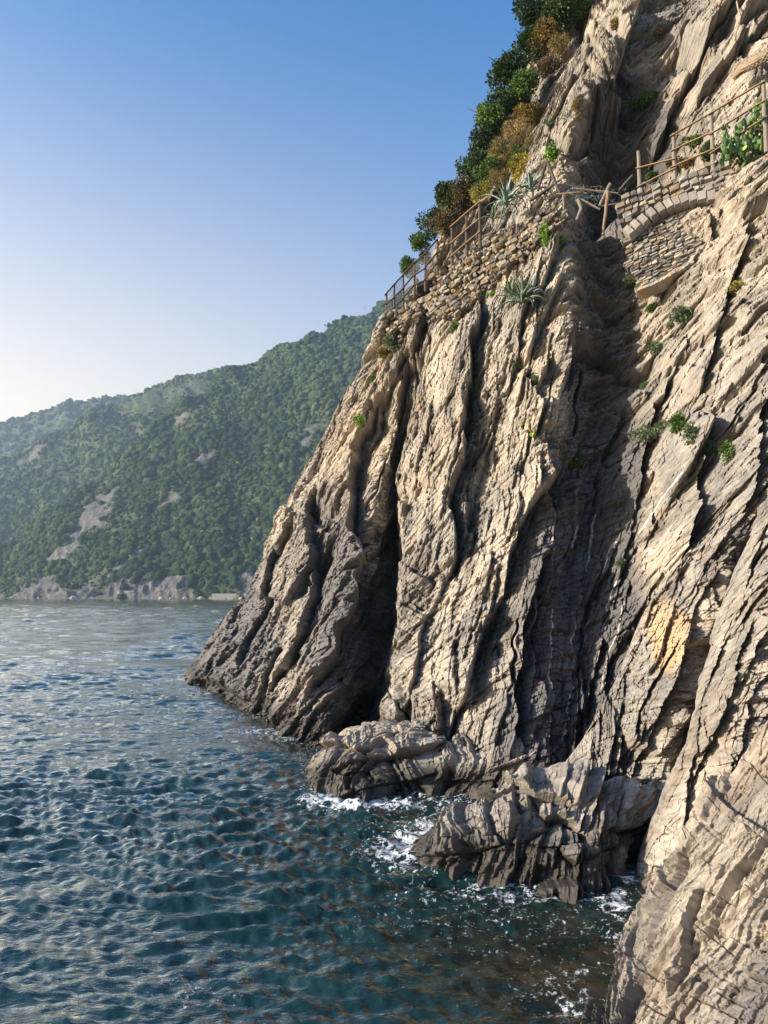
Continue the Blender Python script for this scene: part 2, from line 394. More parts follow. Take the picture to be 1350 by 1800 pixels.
CLIFF_ROWS = [
 (-2.0, [(900,66),(520,60),(400,52),(300,45),(370,34),(450,27.5),(570,24.2),(650,25.2),(672,22),(775,18.2),(900,16.5),(945,17),(985,18.6),(1040,16.5),(1150,14.6),(1350,12.6),(1700,10.6),(2600,8)]),
 (0.0, [(900,66),(560,60),(430,52),(335,44),(400,33.5),(470,27.5),(560,24.2),(645,27.6),(678,22),(780,19.6),(900,18.1),(945,18.1),(985,19.2),(1040,17.2),(1150,15),(1350,13),(1700,11),(2600,8.5)]),
 (3.0, [(980,67),(620,61),(500,52),(402,43),(465,34.5),(530,29),(600,26.9),(690,31),(702,24.2),(790,21.5),(900,19.9),(955,19.8),(1010,20.9),(1075,19.2),(1180,16.8),(1350,14.5),(1700,12),(2600,9)]),
 (6.0, [(1050,68),(690,61),(570,51),(466,41.5),(525,35),(585,31),(640,29.4),(700,33),(716,26.3),(800,23.3),(905,21.5),(965,21.3),(1030,22.7),(1100,21.5),(1200,18.2),(1350,16),(1700,13),(2600,9.5)]),
 (9.0, [(1110,70),(740,62),(610,51),(506,40.5),(560,35.5),(612,32.5),(660,30.8),(695,33),(706,28.6),(800,25.5),(905,23.3),(975,22.8),(1040,23.9),(1115,22.8),(1205,20),(1350,17.5),(1700,14),(2600,10)]),
 (12.0, [(1150,71),(800,62),(680,50),(568,38.5),(615,35.2),(655,33.3),(695,32.3),(722,32),(738,30.2),(812,27),(912,24),(988,23.2),(1048,24.7),(1122,23.7),(1212,21.4),(1350,18.5),(1700,15),(2600,10.5)]),
 (15.0, [(1180,72),(860,62),(740,49),(634,36.6),(662,34.8),(690,33.6),(716,32.6),(738,31.8),(762,30.7),(832,28),(922,25.2),(992,23.8),(1050,25.2),(1112,24.6),(1215,22.2),(1350,19.4),(1700,15.8),(2600,11)]),
 (16.8, [(1200,72),(900,62),(780,48),(676,34.2),(698,33.2),(720,32.2),(746,31),(771,29.8),(797,28.6),(852,26.7),(932,25.1),(988,24.2),(1040,26.2),(1100,23.9),(1250,22.1),(1350,20.6),(1700,17),(2600,12)]),
 (17.1, [(1210,73),(915,63),(800,49),(700,35.6),(716,34.4),(738,33.4),(764,32.2),(789,31),(814,29.8),(866,27.9),(940,26.4),(994,26),(1040,28.4),(1096,26.6),(1244,23.6),(1350,22.1),(1700,18.4),(2600,13)]),
 (19.2, [(1250,74),(940,63),(840,50),(742,36),(770,34.8),(792,33.8),(815,32.6),(837,31.5),(860,30.6),(895,28.8),(950,27.4),(1000,27),(1050,29.6),(1116,28.8),(1240,24.6),(1350,22.7),(1700,19),(2600,13.5)]),
 (22.0, [(1320,76),(990,65),(900,50),(800,35.4),(830,34),(852,33),(872,32),(892,31.2),(912,30.5),(942,29.2),(978,28.2),(1012,27.2),(1058,28.2),(1130,28),(1250,24.8),(1350,23.2),(1700,19.8),(2600,14)]),
 (27.0, [(1400,80),(1080,68),(990,52),(888,35),(920,33.8),(946,33),(966,32.2),(986,31.4),(1006,30.8),(1032,29.8),(1062,29),(1100,28),(1145,28),(1200,27.6),(1290,26.2),(1380,25.2),(1700,22),(2600,16)]),
 (34.0, [(1460,84),(1160,72),(1070,55),(965,36.5),(1000,35.4),(1026,34.6),(1048,33.8),(1070,33),(1092,32.4),(1118,31.6),(1150,30.8),(1190,30),(1235,29.6),(1290,29.2),(1370,28.4),(1460,27.6),(1750,25),(2600,19)]),
 (48.0, [(1560,92),(1280,80),(1190,62),(1080,42),(1110,41),(1140,40),(1165,39),(1190,38.4),(1215,38),(1240,37.2),(1270,36.6),(1310,36),(1350,35.6),(1410,35.2),(1490,34.6),(1580,34),(1800,32),(2700,26)]),
]
CLIFF_FEATS = [
 # (polyline bottom -> top, amplitude m, left rise px, right recovery px)
 ([(800,1030),(795,900),(822,760),(828,640),(852,530)], .9, 90, 26),
 ([(880,1060),(905,930),(960,850),(990,810)], .9, 90, 40),
 ([(930,700),(905,620),(925,560)], .35, 40, 18),
 ([(940,800),(938,700),(960,640)], .35, 45, 20),
 ([(600,1150),(660,1010),(690,900),(690,780),(720,680),(760,600)], .8, 70, 30),
 ([(470,1230),(540,1120),(560,1010),(545,900),(560,850)], .9, 60, 36),
 ([(540,1250),(600,1130),(640,1000),(620,880),(630,780),(690,700)], 1.0, 60, 40),
 ([(420,1200),(470,1080),(480,1000),(530,900)], .6, 45, 25),
 ([(640,820),(680,720),(730,640),(745,540)], .5, 40, 22),
 ([(700,1300),(730,1180),(745,1080)], .35, 35, 14),
 ([(790,1330),(820,1200),(850,1100),(880,1040)], .5, 70, 26),
 ([(880,1390),(900,1250),(925,1080),(960,960)], .7, 60, 26),
 ([(1110,900),(1125,820),(1140,740),(1190,660)], .6, 60, 20),
 ([(1180,1010),(1215,900),(1225,800),(1240,740)], .8, 70, 34),
 ([(1225,700),(1240,600),(1290,470),(1320,380)], .5, 60, 16),
 ([(1290,930),(1310,800),(1330,700),(1380,600)], .7, 60, 26),
 ([(1150,560),(1165,480),(1180,420)], .25, 40, 14),
 ([(1080,240),(1075,180),(1085,100),(1120,30)], .9, 90, 46),
 ([(1130,330),(1180,200),(1240,80),(1290,0)], .8, 60, 50),
 ([(1210,220),(1280,120),(1360,30)], .6, 60, 40),
 ([(1010,160),(1030,110),(1040,60)], .3, 60, 16),
]
def build_cliff():
    nu, nv = 1250, 1250
    G = net_surface(CLIFF_ROWS, nu, nv)
    def damp(P, U, V):
        # the walked ledge stays fairly even
        z = P[:, 2]; led = np.exp(-((z - 17.0) / .7) ** 2)
        return 1 - .75 * led
    P, Nn, S, U, V, h = rock_displace(G, 0, 1, 1, 1, CLIFF_FEATS, damp)
    D = P + Nn * h[:, None] * SGN
    me = mesh_np('cliff', D, grid_faces(nu, nv)); me.materials.append(ROCK)
    n1 = fbm(P * .35, 4, 401)
    gl = lambda x, y, sx, sy: np.exp(-((U - x) / sx) ** 2 - ((V - y) / sy) ** 2)
    dk = gl(1030, 1120, 95, 280) * 1.2 + gl(1055, 620, 62, 300) * 1.25 + gl(890, 1300, 90, 90) * .7 + gl(1110, 240, 60, 110) * .8 + gl(930, 1010, 50, 90) * .5 + gl(1110, 300, 60, 90) * .6 + gl(640, 1180, 50, 120) * .35 + gl(395, 1120, 60, 80) * 1.5 + gl(610, 1060, 110, 230) * .75 + gl(440, 1130, 90, 110) * .45  # slate zones, plus shade painted into gully, overhang hollow and left cleft
    dk = .92 * sstep(.3, .85, dk + n1 * .30 + .08 - gl(755, 1120, 75, 240) * 1.0 - gl(880, 720, 110, 170) * .3)  # the sunlit front wall is kept paler in the colour
    oc = gl(650, 760, 120, 140) * .25
    ve = 0
    s3 = S[:, 2] + fbm(P * 1.5, 3, 77) * .08
    v = np.abs(((s3 / .62) % 1) - .5); wv = .035 + .02 * vnoise(P * .8, 5)
    ve = (v < wv) * (gl(1020, 1150, 100, 240) + gl(1190, 960, 60, 110) * .8 > .35) * (vnoise(P * np.array([.6, .6, .6]), 9) > -.1) * .9
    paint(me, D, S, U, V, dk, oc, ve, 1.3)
    o = link('cliff', me); tag(o, 'steep headland cliff of tilted grey and tan schist slabs', 'cliff', kind='structure')
    return o, D.reshape(nv, nu, 3)
SGN = 1.0
cliff, CG = build_cliff()

def net_rock(name, rows, nu, nv, label, seed, nominal, big=.6, mid=1, small=1, feats=(), darkf=None, ochf=None, wetz=.45, kind=None, mat=None):
    G = net_surface(rows, nu, nv)
    if nominal < 12: G = np.ascontiguousarray(G[:, ::-1])         # this outline was listed from the near end; turn its outside out
    P, Nn, S, U, V, h = rock_displace(G, seed, big, mid, small, feats, None, nominal, .6 if nominal < 12 else .15)
    D = P + Nn * h[:, None] * SGN
    me = mesh_np(name, D, grid_faces(nu, nv)); me.materials.append(mat or ROCK)
    paint(me, D, S, U, V, 0 if darkf is None else darkf(P, U, V), 0 if ochf is None else ochf(P, U, V), 0, wetz, None, slab_frame(P, U, V, nominal, 32) if nominal < 12 else None)
    return tag(link(name, me), label, 'rock', kind=kind)
def gauss(U, V, x, y, sx, sy): return np.exp(-((U - x) / sx) ** 2 - ((V - y) / sy) ** 2)
net_rock('rock_ridge', [
 (-1.5, [(1150,20),(985,19.5),(925,17.6),(1010,15.4),(1100,14.8),(1180,16),(1330,18)]),
 (0, [(1180,20),(1010,19.5),(950,17.6),(1030,15.8),(1120,15.2),(1190,16.2),(1340,18)]),
 (1.2, [(1220,20),(1070,19),(1020,17.6),(1080,16.2),(1155,15.5),(1220,16.4),(1350,18)]),
 (2.6, [(1250,20),(1120,19),(1082,17.6),(1130,16.4),(1190,15.8),(1240,16.6),(1370,18)]),
 (4, [(1290,20),(1165,18.8),(1128,17.5),(1170,16.5),(1225,15.9),(1265,16.6),(1390,18)]),
 (5.2, [(1330,20),(1230,18.6),(1195,17.4),(1235,16.5),(1270,16.1),(1300,16.8),(1410,18)]),
 (6.6, [(1400,20),(1310,18.4),(1290,17.6),(1310,17),(1340,16.7),(1370,17.2),(1450,18)]),
 (8, [(1480,20),(1420,19),(1400,18.5),(1410,18),(1420,18),(1440,18.3),(1500,19)])], 420, 620,
 'long tan slab ridge with an ochre patch leaning against the cliff base', 40, 16., .55, .9, 1, 
 [([(1090,1400),(1130,1290),(1180,1180),(1220,1090)], .25, 60, 20), ([(1150,1250),(1200,1120),(1260,1000)], .2, 40, 14)],
 ochf=lambda P, U, V: sstep(.35, 1.0, gauss(U, V, 1165, 1120, 48, 85) + fbm(P * 1.6, 4, 9) * .35), wetz=.5)
net_rock('rock_ridge', [
 (-1.5, [(1220,17.5),(1125,15.4),(1095,13),(1160,11.6),(1260,11.6),(1420,12.6)]),
 (0, [(1230,17.5),(1145,15.2),(1118,13.2),(1180,12),(1280,11.9),(1430,12.8)]),
 (1, [(1260,17.2),(1185,15.2),(1160,13.6),(1215,12.4),(1300,12.1),(1440,12.9)]),
 (2, [(1290,17),(1225,15.2),(1203,13.9),(1250,12.7),(1320,12.3),(1450,13)]),
 (3.4, [(1330,16.8),(1262,15.2),(1240,14.2),(1280,13),(1340,12.5),(1470,13.2)]),
 (5, [(1370,16.6),(1310,15.2),(1290,14.4),(1320,13.3),(1370,12.8),(1490,13.4)]),
 (6.5, [(1430,16.4),(1380,15.4),(1355,14.8),(1380,14),(1420,13.6),(1520,14)])], 360, 560,
 'cracked tan rock ridge rising behind the foreground rock at the right edge', 60, 13.5, .4, .9, 1,
 [([(1200,1420),(1240,1300),(1280,1180),(1320,1080)], .25, 50, 18)], wetz=.5)
net_rock('rock_outcrop', [
 (-1.0, [(1150,4.6),(960,6.2),(985,8),(1030,9.6),(1085,11.6),(1200,12.8),(1500,13.6)]),
 (0, [(1250,4.6),(1030,6.6),(1036,8.1),(1068,9.5),(1112,11),(1215,12),(1500,13)]),
 (.6, [(1400,4.6),(1140,6.8),(1105,8.2),(1118,9.5),(1162,10.9),(1240,11.6),(1520,12.4)]),
 (1.2, [(1550,4.6),(1240,7),(1165,8.3),(1165,9.5),(1205,10.6),(1280,11.2),(1560,11.8)]),
 (2, [(1750,4.6),(1380,7),(1250,8.4),(1230,9.4),(1255,10.2),(1330,10.7),(1600,11.2)]),
 (3, [(1950,4.6),(1560,7),(1410,8.4),(1350,9.2),(1360,9.7),(1420,10.1),(1650,10.5)]),
 (4, [(2200,4.6),(1780,7),(1600,8.3),(1510,9),(1500,9.3),(1540,9.7),(1720,10)])], 950, 950,
 'large pale tan foreground rock sloping into the water at the bottom right', 80, 9., .22, .30, .45,
 ochf=lambda P, U, V: np.clip(.08 + .25 * fbm(P * .9, 3, 91), 0, 1), darkf=lambda P, U, V: np.clip(.16 + .25 * sstep(1450, 1800, V) + .45 * fbm(P * 1.3, 4, 92), 0, .9), feats=[([(1170,1760),(1195,1700),(1215,1630),(1250,1560)], .12, 70, 20), ([(1130,1620),(1180,1560),(1210,1500)], .10, 40, 16)],
 wetz=.6, mat=NEAR_ROCK)

def dome_rock(name, foot, height, label, seed, nu=900, nv=400, peak=(0, 0), prof=.55, big=.3, mid=.8, small=1, ridge=None, wetz=1.0, lift=None):
    """foot: closed loop of (px, py) on the water; rises to a ridge"""
    W = np.array([at_z(px, py, 0)[:2] for px, py in foot]); c = W.mean(0) + np.array(peak)
    n = len(W); t = np.linspace(0, n, nu, endpoint=False)
    i = np.floor(t).astype(int); f = (t - i)[:, None]; p = lambda k: W[(i + k) % n]
    a, b, cc, d = p(-1), p(0), p(1), p(2)
    L = .5 * ((2 * b) + (cc - a) * f + (2 * a - 5 * b + 4 * cc - d) * f**2 + (3 * b - a - 3 * cc + d) * f**3)
    rr = np.linspace(1.12, 0.0, nv)
    if ridge is None: tgt = np.repeat(c[None], nu, 0)
    else:
        A, B = [at_z(*q, 0)[:2] for q in ridge]; ab = B - A
        s = np.clip(((L - A) @ ab) / ab.dot(ab), 0, 1); tgt = A + s[:, None] * ab
    G = np.zeros((nv, nu, 3))
    for k, r in enumerate(rr):
        G[k, :, :2] = tgt + (L - tgt) * r
        zz = height * (1 - min(r, 1) ** 2.2) ** prof if r < 1 else -(r - 1) * 8
        G[k, :, 2] = zz
    if lift is not None: G[:, :, 2] *= lift(G)
    P = G.reshape(-1, 3)
    Nn = (G - np.array([c[0], c[1], -height * .3])).reshape(-1, 3); Nn /= np.linalg.norm(Nn, axis=1, keepdims=True)
    U, V = proj(P); S = slab_frame(P, U, V, 15.)
    h = fbm(P * .6, 3, seed) * .30 * big
    h += facets(P, Nn, laminae(P), 1.0, .26 * big, seed + 1, .30, .7, (2.0, 1.6, .5), .12 * big)
    jb = fbm(P * 5, 2, seed + 41) * .02
    h += plates(S[:, 0], S[:, 2] + jb, 1.5, .5, .20 * mid, seed + 2, .35, 4, 1.2) + plates(S[:, 0] + 5, S[:, 2] + jb, .6, .2, .06 * mid, seed + 3, .3, 3.5, 1.2)
    h += slits(S, .8, seed + 6, (2.0, 9, .8), .035, .2) + plates(S[:, 0] + 1, S[:, 2], .22, .075, .022, seed + 9, .25, 3, 1.2) + plates(S[:, 0] + 1, S[:, 2], .10, .035, .010, seed + 12, .25, 3, 1.2)
    h += facets(P, Nn, laminae(P), .2, .02 * small, seed + 3, .1, .6, (2.4, 3.0, .6), .02)
    h = blur(h.reshape(nv, nu), 1, True).ravel()
    Nn = Nn * .62 + np.array([-.05, -.42, .12]); D = P + Nn * h[:, None]
    me = mesh_np(name, D, grid_faces(nu, nv, True)); me.materials.append(ROCK)
    dkk = sstep(.3, .75, .5 + fbm(P * .8, 3, seed + 8) * .4) * .3
    paint(me, D, S, U, V, dkk, 0, 0, wetz)
    return tag(link(name, me), label, 'rock')
dome_rock('boulder', [(735,1502),(800,1538),(880,1556),(960,1568),(1050,1556),(1110,1520),(1150,1470),(1120,1430),(1000,1425),(880,1440),(790,1465)], 1.0,
 'low jagged grey boulder in the water between the cliff foot and the foreground rock', 140, ridge=((860,1490),(1080,1480)), big=.8, lift=lambda G: .62 + .38 * sstep(.7, 2.6, G[..., 0]))
dome_rock('boulder', [(548,1372),(590,1392),(632,1408),(700,1400),(770,1392),(800,1372),(780,1345),(700,1325),(620,1330)], 1.0,
 'jagged tan and dark rock at the foot of the lit cliff wall', 180, ridge=((620,1360),(740,1358)), big=.8)
dome_rock('boulder', [(770,1392),(840,1402),(900,1404),(950,1398),(965,1380),(930,1350),(860,1335),(790,1340)], .95,
 'dark blocky rock shelf at the cliff foot between the two larger waterline rocks', 210, ridge=((810,1368),(920,1372)), big=.6, wetz=1.0)

# ------------------------------------------------------------------ sea
def build_sea():
    # rings in distance, spacing grows with distance
    ys = [3.0]
    while ys[-1] < 2300: ys.append(ys[-1] * 1.0042 + .0)
    ys = np.array(ys); nu = 900
    a = np.linspace(-.95, .85, nu)
    Y, A = np.meshgrid(ys, a, indexing='ij'); X = Y * A
    sp_ = Y * .0042
    h = np.zeros_like(X); gx = np.zeros_like(X); gy = np.zeros_like(X)
    r = np.random.default_rng(3)
    xw = X + .25 * vnoise(np.stack([X * .6, Y * .6, X * 0], -1), 3); yw = Y + .25 * vnoise(np.stack([X * .6, Y * .6, X * 0 + 4], -1), 4)
    for k in range(110):
        lam = (.12 * (.95 / .12) ** r.random()) if k < 80 else (1.6 * (6 / 1.6) ** r.random()); th = R(262) + r.normal() * .50      # travel direction towards the shore / camera
        amp = (.0120 if k < 80 else .0090) * lam ** .85 * (1 if k < 80 else sstep(12, 60, Y)); kk = 2 * math.pi / lam; ph = r.random() * 6.28
        att = np.clip(lam / (sp_ * 2.6) - .5, 0, 1)
        arg = kk * (xw * math.cos(th) + yw * math.sin(th)) + ph
        s = np.sin(arg); h += att * amp * (s + .35 * (s * s - .5))
    gr = .75 + .5 * vnoise(np.stack([X * .12, Y * .12, X * 0], -1), 8)
    h *= gr; h += .022 * vnoise(np.stack([X * .35, Y * .5, X * 0 + 9], -1), 21)
    P = np.stack([X, Y, h], -1).reshape(-1, 3)
    me = mesh_np('sea', P, grid_faces(nu, len(ys)), True)
    U, V = proj(P * np.array([1, 1, 0]))
    # foam close to the rocks and shallow tint
    x, y = P[:, 0], P[:, 1]
    fm = np.zeros(len(P)); sh = np.zeros(len(P))
    near = y < 60
    u, v = U[near], V[near]
    g = lambda cx, cy, sx, sy: np.exp(-((u - cx) / sx) ** 2 - ((v - cy) / sy) ** 2)
    f0 = g(590,1402,75,20)*.6 + g(850,1500,90,14)*.5 + g(960,1575,150,10)*.6 + g(1100,1545,40,14)*.6 + g(700,1412,160,9)*.5 + g(760,1480,110,60)*.35 + g(1090,1640,24,90)*.6 + g(620,1300,120,8)*.7 + g(480,1285,90,6)*.7 + g(590,1400,55,16)*.6 + g(640,1418,60,10)*.8 + g(590,1340,70,30)*.55 + g(770,1455,60,35)*.6 + g(700,1500,60,30)*.7 + g(760,1395,80,12)*.7 + g(880,1556,50,8)*1.1 + g(560,1296,90,8)*.8 + g(350,1190,40,10)*.6 + g(340,1215,40,5)*.5 + g(1010,1760,60,50)*.5 + g(1080,1585,40,12)*.5 + g(930,1650,160,120)*.12 + g(420,1262,60,8)*.5 + g(340,1740,90,40)*.30 + g(800,1600,200,60)*.15
    s0 = g(980,1690,200,90) + g(830,1460,110,45)*.8 + g(1050,1780,140,60)
    fm[near] = f0; sh[near] = np.clip(s0, 0, 1)
    le = np.zeros(len(P)); le[near] = np.clip(1.2 * g(900, 1560, 400, 270), 0, 1); attr(me, 'refl_cut', le); attr(me, 'foam', fm); attr(me, 'shallow', sh)  # this mask weakens the mirror reflection around the rocks
    m, t, N, L, B = new_mat('sea_water')
    geo = N.new('ShaderNodeNewGeometry').outputs['Position']
    fo = attr_n(N, 'foam').outputs['Fac']; sw = attr_n(N, 'shallow').outputs['Fac']
    n1 = noise_n(N, L, geo, .5, 4)
    c = mixc(N, L, n1, (.003, .013, .014), (.007, .028, .026))
    nb = noise_n(N, L, geo, .9, 5)
    br = ramp(N, [(.42, (.004, .010, .008)), (.6, (.030, .023, .012))]); L.new(nb, br.inputs[0])
    c = mixc(N, L, sw, c, br.outputs[0])
    mpf = N.new('ShaderNodeMapping'); mpf.inputs['Scale'].default_value = (1, 1, 1); L.new(geo, mpf.inputs['Vector'])
    fn = noise_n(N, L, mpf.outputs[0], 2.6, 5, .6, .5); f2 = noise_n(N, L, mpf.outputs[0], 17, 6, .75, .2)
    rd = math_n(N, L, 'MULTIPLY', math_n(N, L, 'ABSOLUTE', math_n(N, L, 'SUBTRACT', fn, .5)), 1.6)
    k = math_n(N, L, 'SUBTRACT', math_n(N, L, 'ADD', math_n(N, L, 'MULTIPLY', fo, .19), math_n(N, L, 'MULTIPLY', f2, .85)), rd)
    fr = ramp(N, [(.475, 0), (.56, 1)]); L.new(k, fr.inputs[0])
    fm_ = math_n(N, L, 'MULTIPLY', fr.outputs[0], math_n(N, L, 'MULTIPLY', fo, 6.0, True), True)
    c = mixc(N, L, math_n(N, L, 'MULTIPLY', fm_, .8), c, (.62, .66, .70))
    L.new(c, B.inputs['Base Color'])
    rg = math_n(N, L, 'MULTIPLY', fm_, .6); L.new(math_n(N, L, 'ADD', rg, .045), B.inputs['Roughness'])
    B.inputs['IOR'].default_value = 2.6
    mp = N.new('ShaderNodeMapping'); mp.inputs['Scale'].default_value = (.55, 1.3, 1); L.new(geo, mp.inputs['Vector'])
    b1 = noise_n(N, L, mp.outputs[0], 3.4, 5, .55, .4); b2 = noise_n(N, L, mp.outputs[0], .55, 4, .5, .3)
    b3 = noise_n(N, L, mp.outputs[0], .16, 3, .5, .2); b4 = noise_n(N, L, mp.outputs[0], 9, 3, .5, .3)
    hh = math_n(N, L, 'ADD', math_n(N, L, 'MULTIPLY', b1, .11), math_n(N, L, 'MULTIPLY', b2, .25)); hh = math_n(N, L, 'ADD', hh, math_n(N, L, 'MULTIPLY', b3, .9)); hh = math_n(N, L, 'ADD', hh, math_n(N, L, 'MULTIPLY', b4, .045))
    b = N.new('ShaderNodeBump'); b.inputs['Strength'].default_value = .75; b.inputs['Distance'].default_value = .6
    L.new(hh, b.inputs['Height']); L.new(b.outputs[0], B.inputs['Normal'])
    # clear water: dark when looked into, mirror-bright at glancing angles
    fz = N.new('ShaderNodeFresnel'); fz.inputs['IOR'].default_value = 1.34; L.new(b.outputs[0], fz.inputs['Normal'])
    gl_ = N.new('ShaderNodeBsdfGlossy'); gl_.inputs['Color'].default_value = (1, .97, .88, 1); gl_.inputs['Roughness'].default_value = .05; L.new(b.outputs[0], gl_.inputs['Normal'])
    B.inputs['IOR'].default_value = 1.34; B.inputs['Specular IOR Level'].default_value = 0.0
    mxs = N.new('ShaderNodeMixShader'); L.new(math_n(N, L, 'MULTIPLY', math_n(N, L, 'MULTIPLY', fz.outputs[0], math_n(N, L, 'SUBTRACT', 3.1, math_n(N, L, 'MULTIPLY', attr_n(N, 'refl_cut').outputs['Fac'], 2.1)), True), math_n(N, L, 'SUBTRACT', 1.0, fm_, True)), mxs.inputs[0])  # reflection boosted overall, masked down near the rocks to dim the cliff's reflection
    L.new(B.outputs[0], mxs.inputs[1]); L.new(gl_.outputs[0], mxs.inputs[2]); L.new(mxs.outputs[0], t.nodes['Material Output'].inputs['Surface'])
    me.materials.append(m)
    return tag(link('sea', me), 'rippled blue green sea with white foam by the rocks', 'water', kind='structure')
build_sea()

# ------------------------------------------------------------------ far coast
def pts_surface(rows, nu, nv):
    C = np.array([[at(px, py, Y) for px, py, Y in r] for r in rows])
    S = catmull(C, np.linspace(0, C.shape[0] - 1, nv)); S = catmull(np.swapaxes(S, 0, 1), np.linspace(0, C.shape[1] - 1, nu))
    return np.swapaxes(S, 0, 1)
def ico():
    import bmesh
    bm = bmesh.new(); bmesh.ops.create_icosphere(bm, subdivisions=2, radius=1)
    V = np.array([v.co[:] for v in bm.verts]); Fc = np.array([[v.index for v in f.verts] for f in bm.faces]); bm.free()
    return V, Fc
IV, IF = ico()
def blobs(C, Rd, seed, squash=.85):
    n = len(C); r = np.random.default_rng(seed)
    ph = r.random((n, 1, 3)) * 40
    V = IV[None] + 0 * ph
    k = 1 + .38 * vnoise(V * 1.9 + ph, seed) + .2 * vnoise(V * 4.3 + ph, seed + 1)
    V = V * k[..., None] * Rd[:, None, None] * np.array([1, 1, squash]) + C[:, None]
    Fc = (IF[None] + (np.arange(n) * len(IV))[:, None, None]).reshape(-1, 3)
    return V.reshape(-1, 3), Fc
def hill_mat():
    m, t, N, L, B = new_mat('hillside_soil')
    g = N.new('ShaderNodeNewGeometry').outputs['Position']
    n = noise_n(N, L, g, .03, 8, .65); n2 = noise_n(N, L, g, .2, 6, .7)
    r = ramp(N, [(.35, (.04, .065, .025)), (.5, (.07, .10, .04)), (.65, (.11, .125, .06))]); L.new(n, r.inputs[0])
    ba = attr_n(N, 'bare').outputs['Fac']
    r2 = ramp(N, [(.35, (.11, .10, .09)), (.55, (.20, .185, .165)), (.7, (.31, .29, .265))]); L.new(n2, r2.inputs[0])
    L.new(mixc(N, L, ba, r.outputs[0], r2.outputs[0]), B.inputs['Base Color']); B.inputs['Roughness'].default_value = .95
    b = N.new('ShaderNodeBump'); b.inputs['Strength'].default_value = 1; b.inputs['Distance'].default_value = 6
    L.new(n2, b.inputs['Height']); L.new(b.outputs[0], B.inputs['Normal'])
    return m
HILL = hill_mat()
def canopy_mat():
    m, t, N, L, B = new_mat('woodland_canopy')
    g = N.new('ShaderNodeNewGeometry').outputs['Position']; ti = attr_n(N, 'tint').outputs['Fac']
    n = noise_n(N, L, g, .9, 5, .7)
    r = ramp(N, [(0, (.018, .036, .014)), (.4, (.036, .066, .024)), (.75, (.068, .105, .034)), (.95, (.13, .15, .05)), (1, (.42, .33, .03))]); L.new(ti, r.inputs[0])
    c = mixc(N, L, n, (.6, .6, .6), (1.45, 1.4, 1.3)); c = mixc(N, L, 1., r.outputs[0], c, 'MULTIPLY')
    L.new(c, B.inputs['Base Color']); B.inputs['Roughness'].default_value = .9; B.inputs['Specular IOR Level'].default_value = .1
    b = N.new('ShaderNodeBump'); b.inputs['Strength'].default_value = 1; b.inputs['Distance'].default_value = 1.6
    L.new(n, b.inputs['Height']); L.new(b.outputs[0], B.inputs['Normal'])
    return m
CANOPY = canopy_mat()
def ell(U, V, x, y, rx, ry, ang=0):
    a = R(ang); dx, dy = U - x, V - y
    return np.exp(-((dx * math.cos(a) - dy * math.sin(a)) / rx) ** 2 - ((dx * math.sin(a) + dy * math.cos(a)) / ry) ** 2)
def bare_mask(U, V, P):
    n = fbm(P * .02, 4, 611) * .36 + fbm(P * .07, 4, 612) * .30
    b = ell(U, V, 175, 885, 75, 22, 48) + ell(U, V, 230, 985, 55, 12, 35) + ell(U, V, 120, 960, 60, 10, 40) + ell(U, V, 365, 800, 42, 14, 20) + ell(U, V, 320, 740, 46, 10, 40)
    b = b + ell(U, V, 595, 790, 16, 60, -10) + ell(U, V, 290, 885, 40, 10, 35) + ell(U, V, 545, 760, 60, 14, 60) * .8 + ell(U, V, 640, 650, 50, 14, 50) * .7 + ell(U, V, 60, 800, 40, 8, 40) * .7
    return b + n
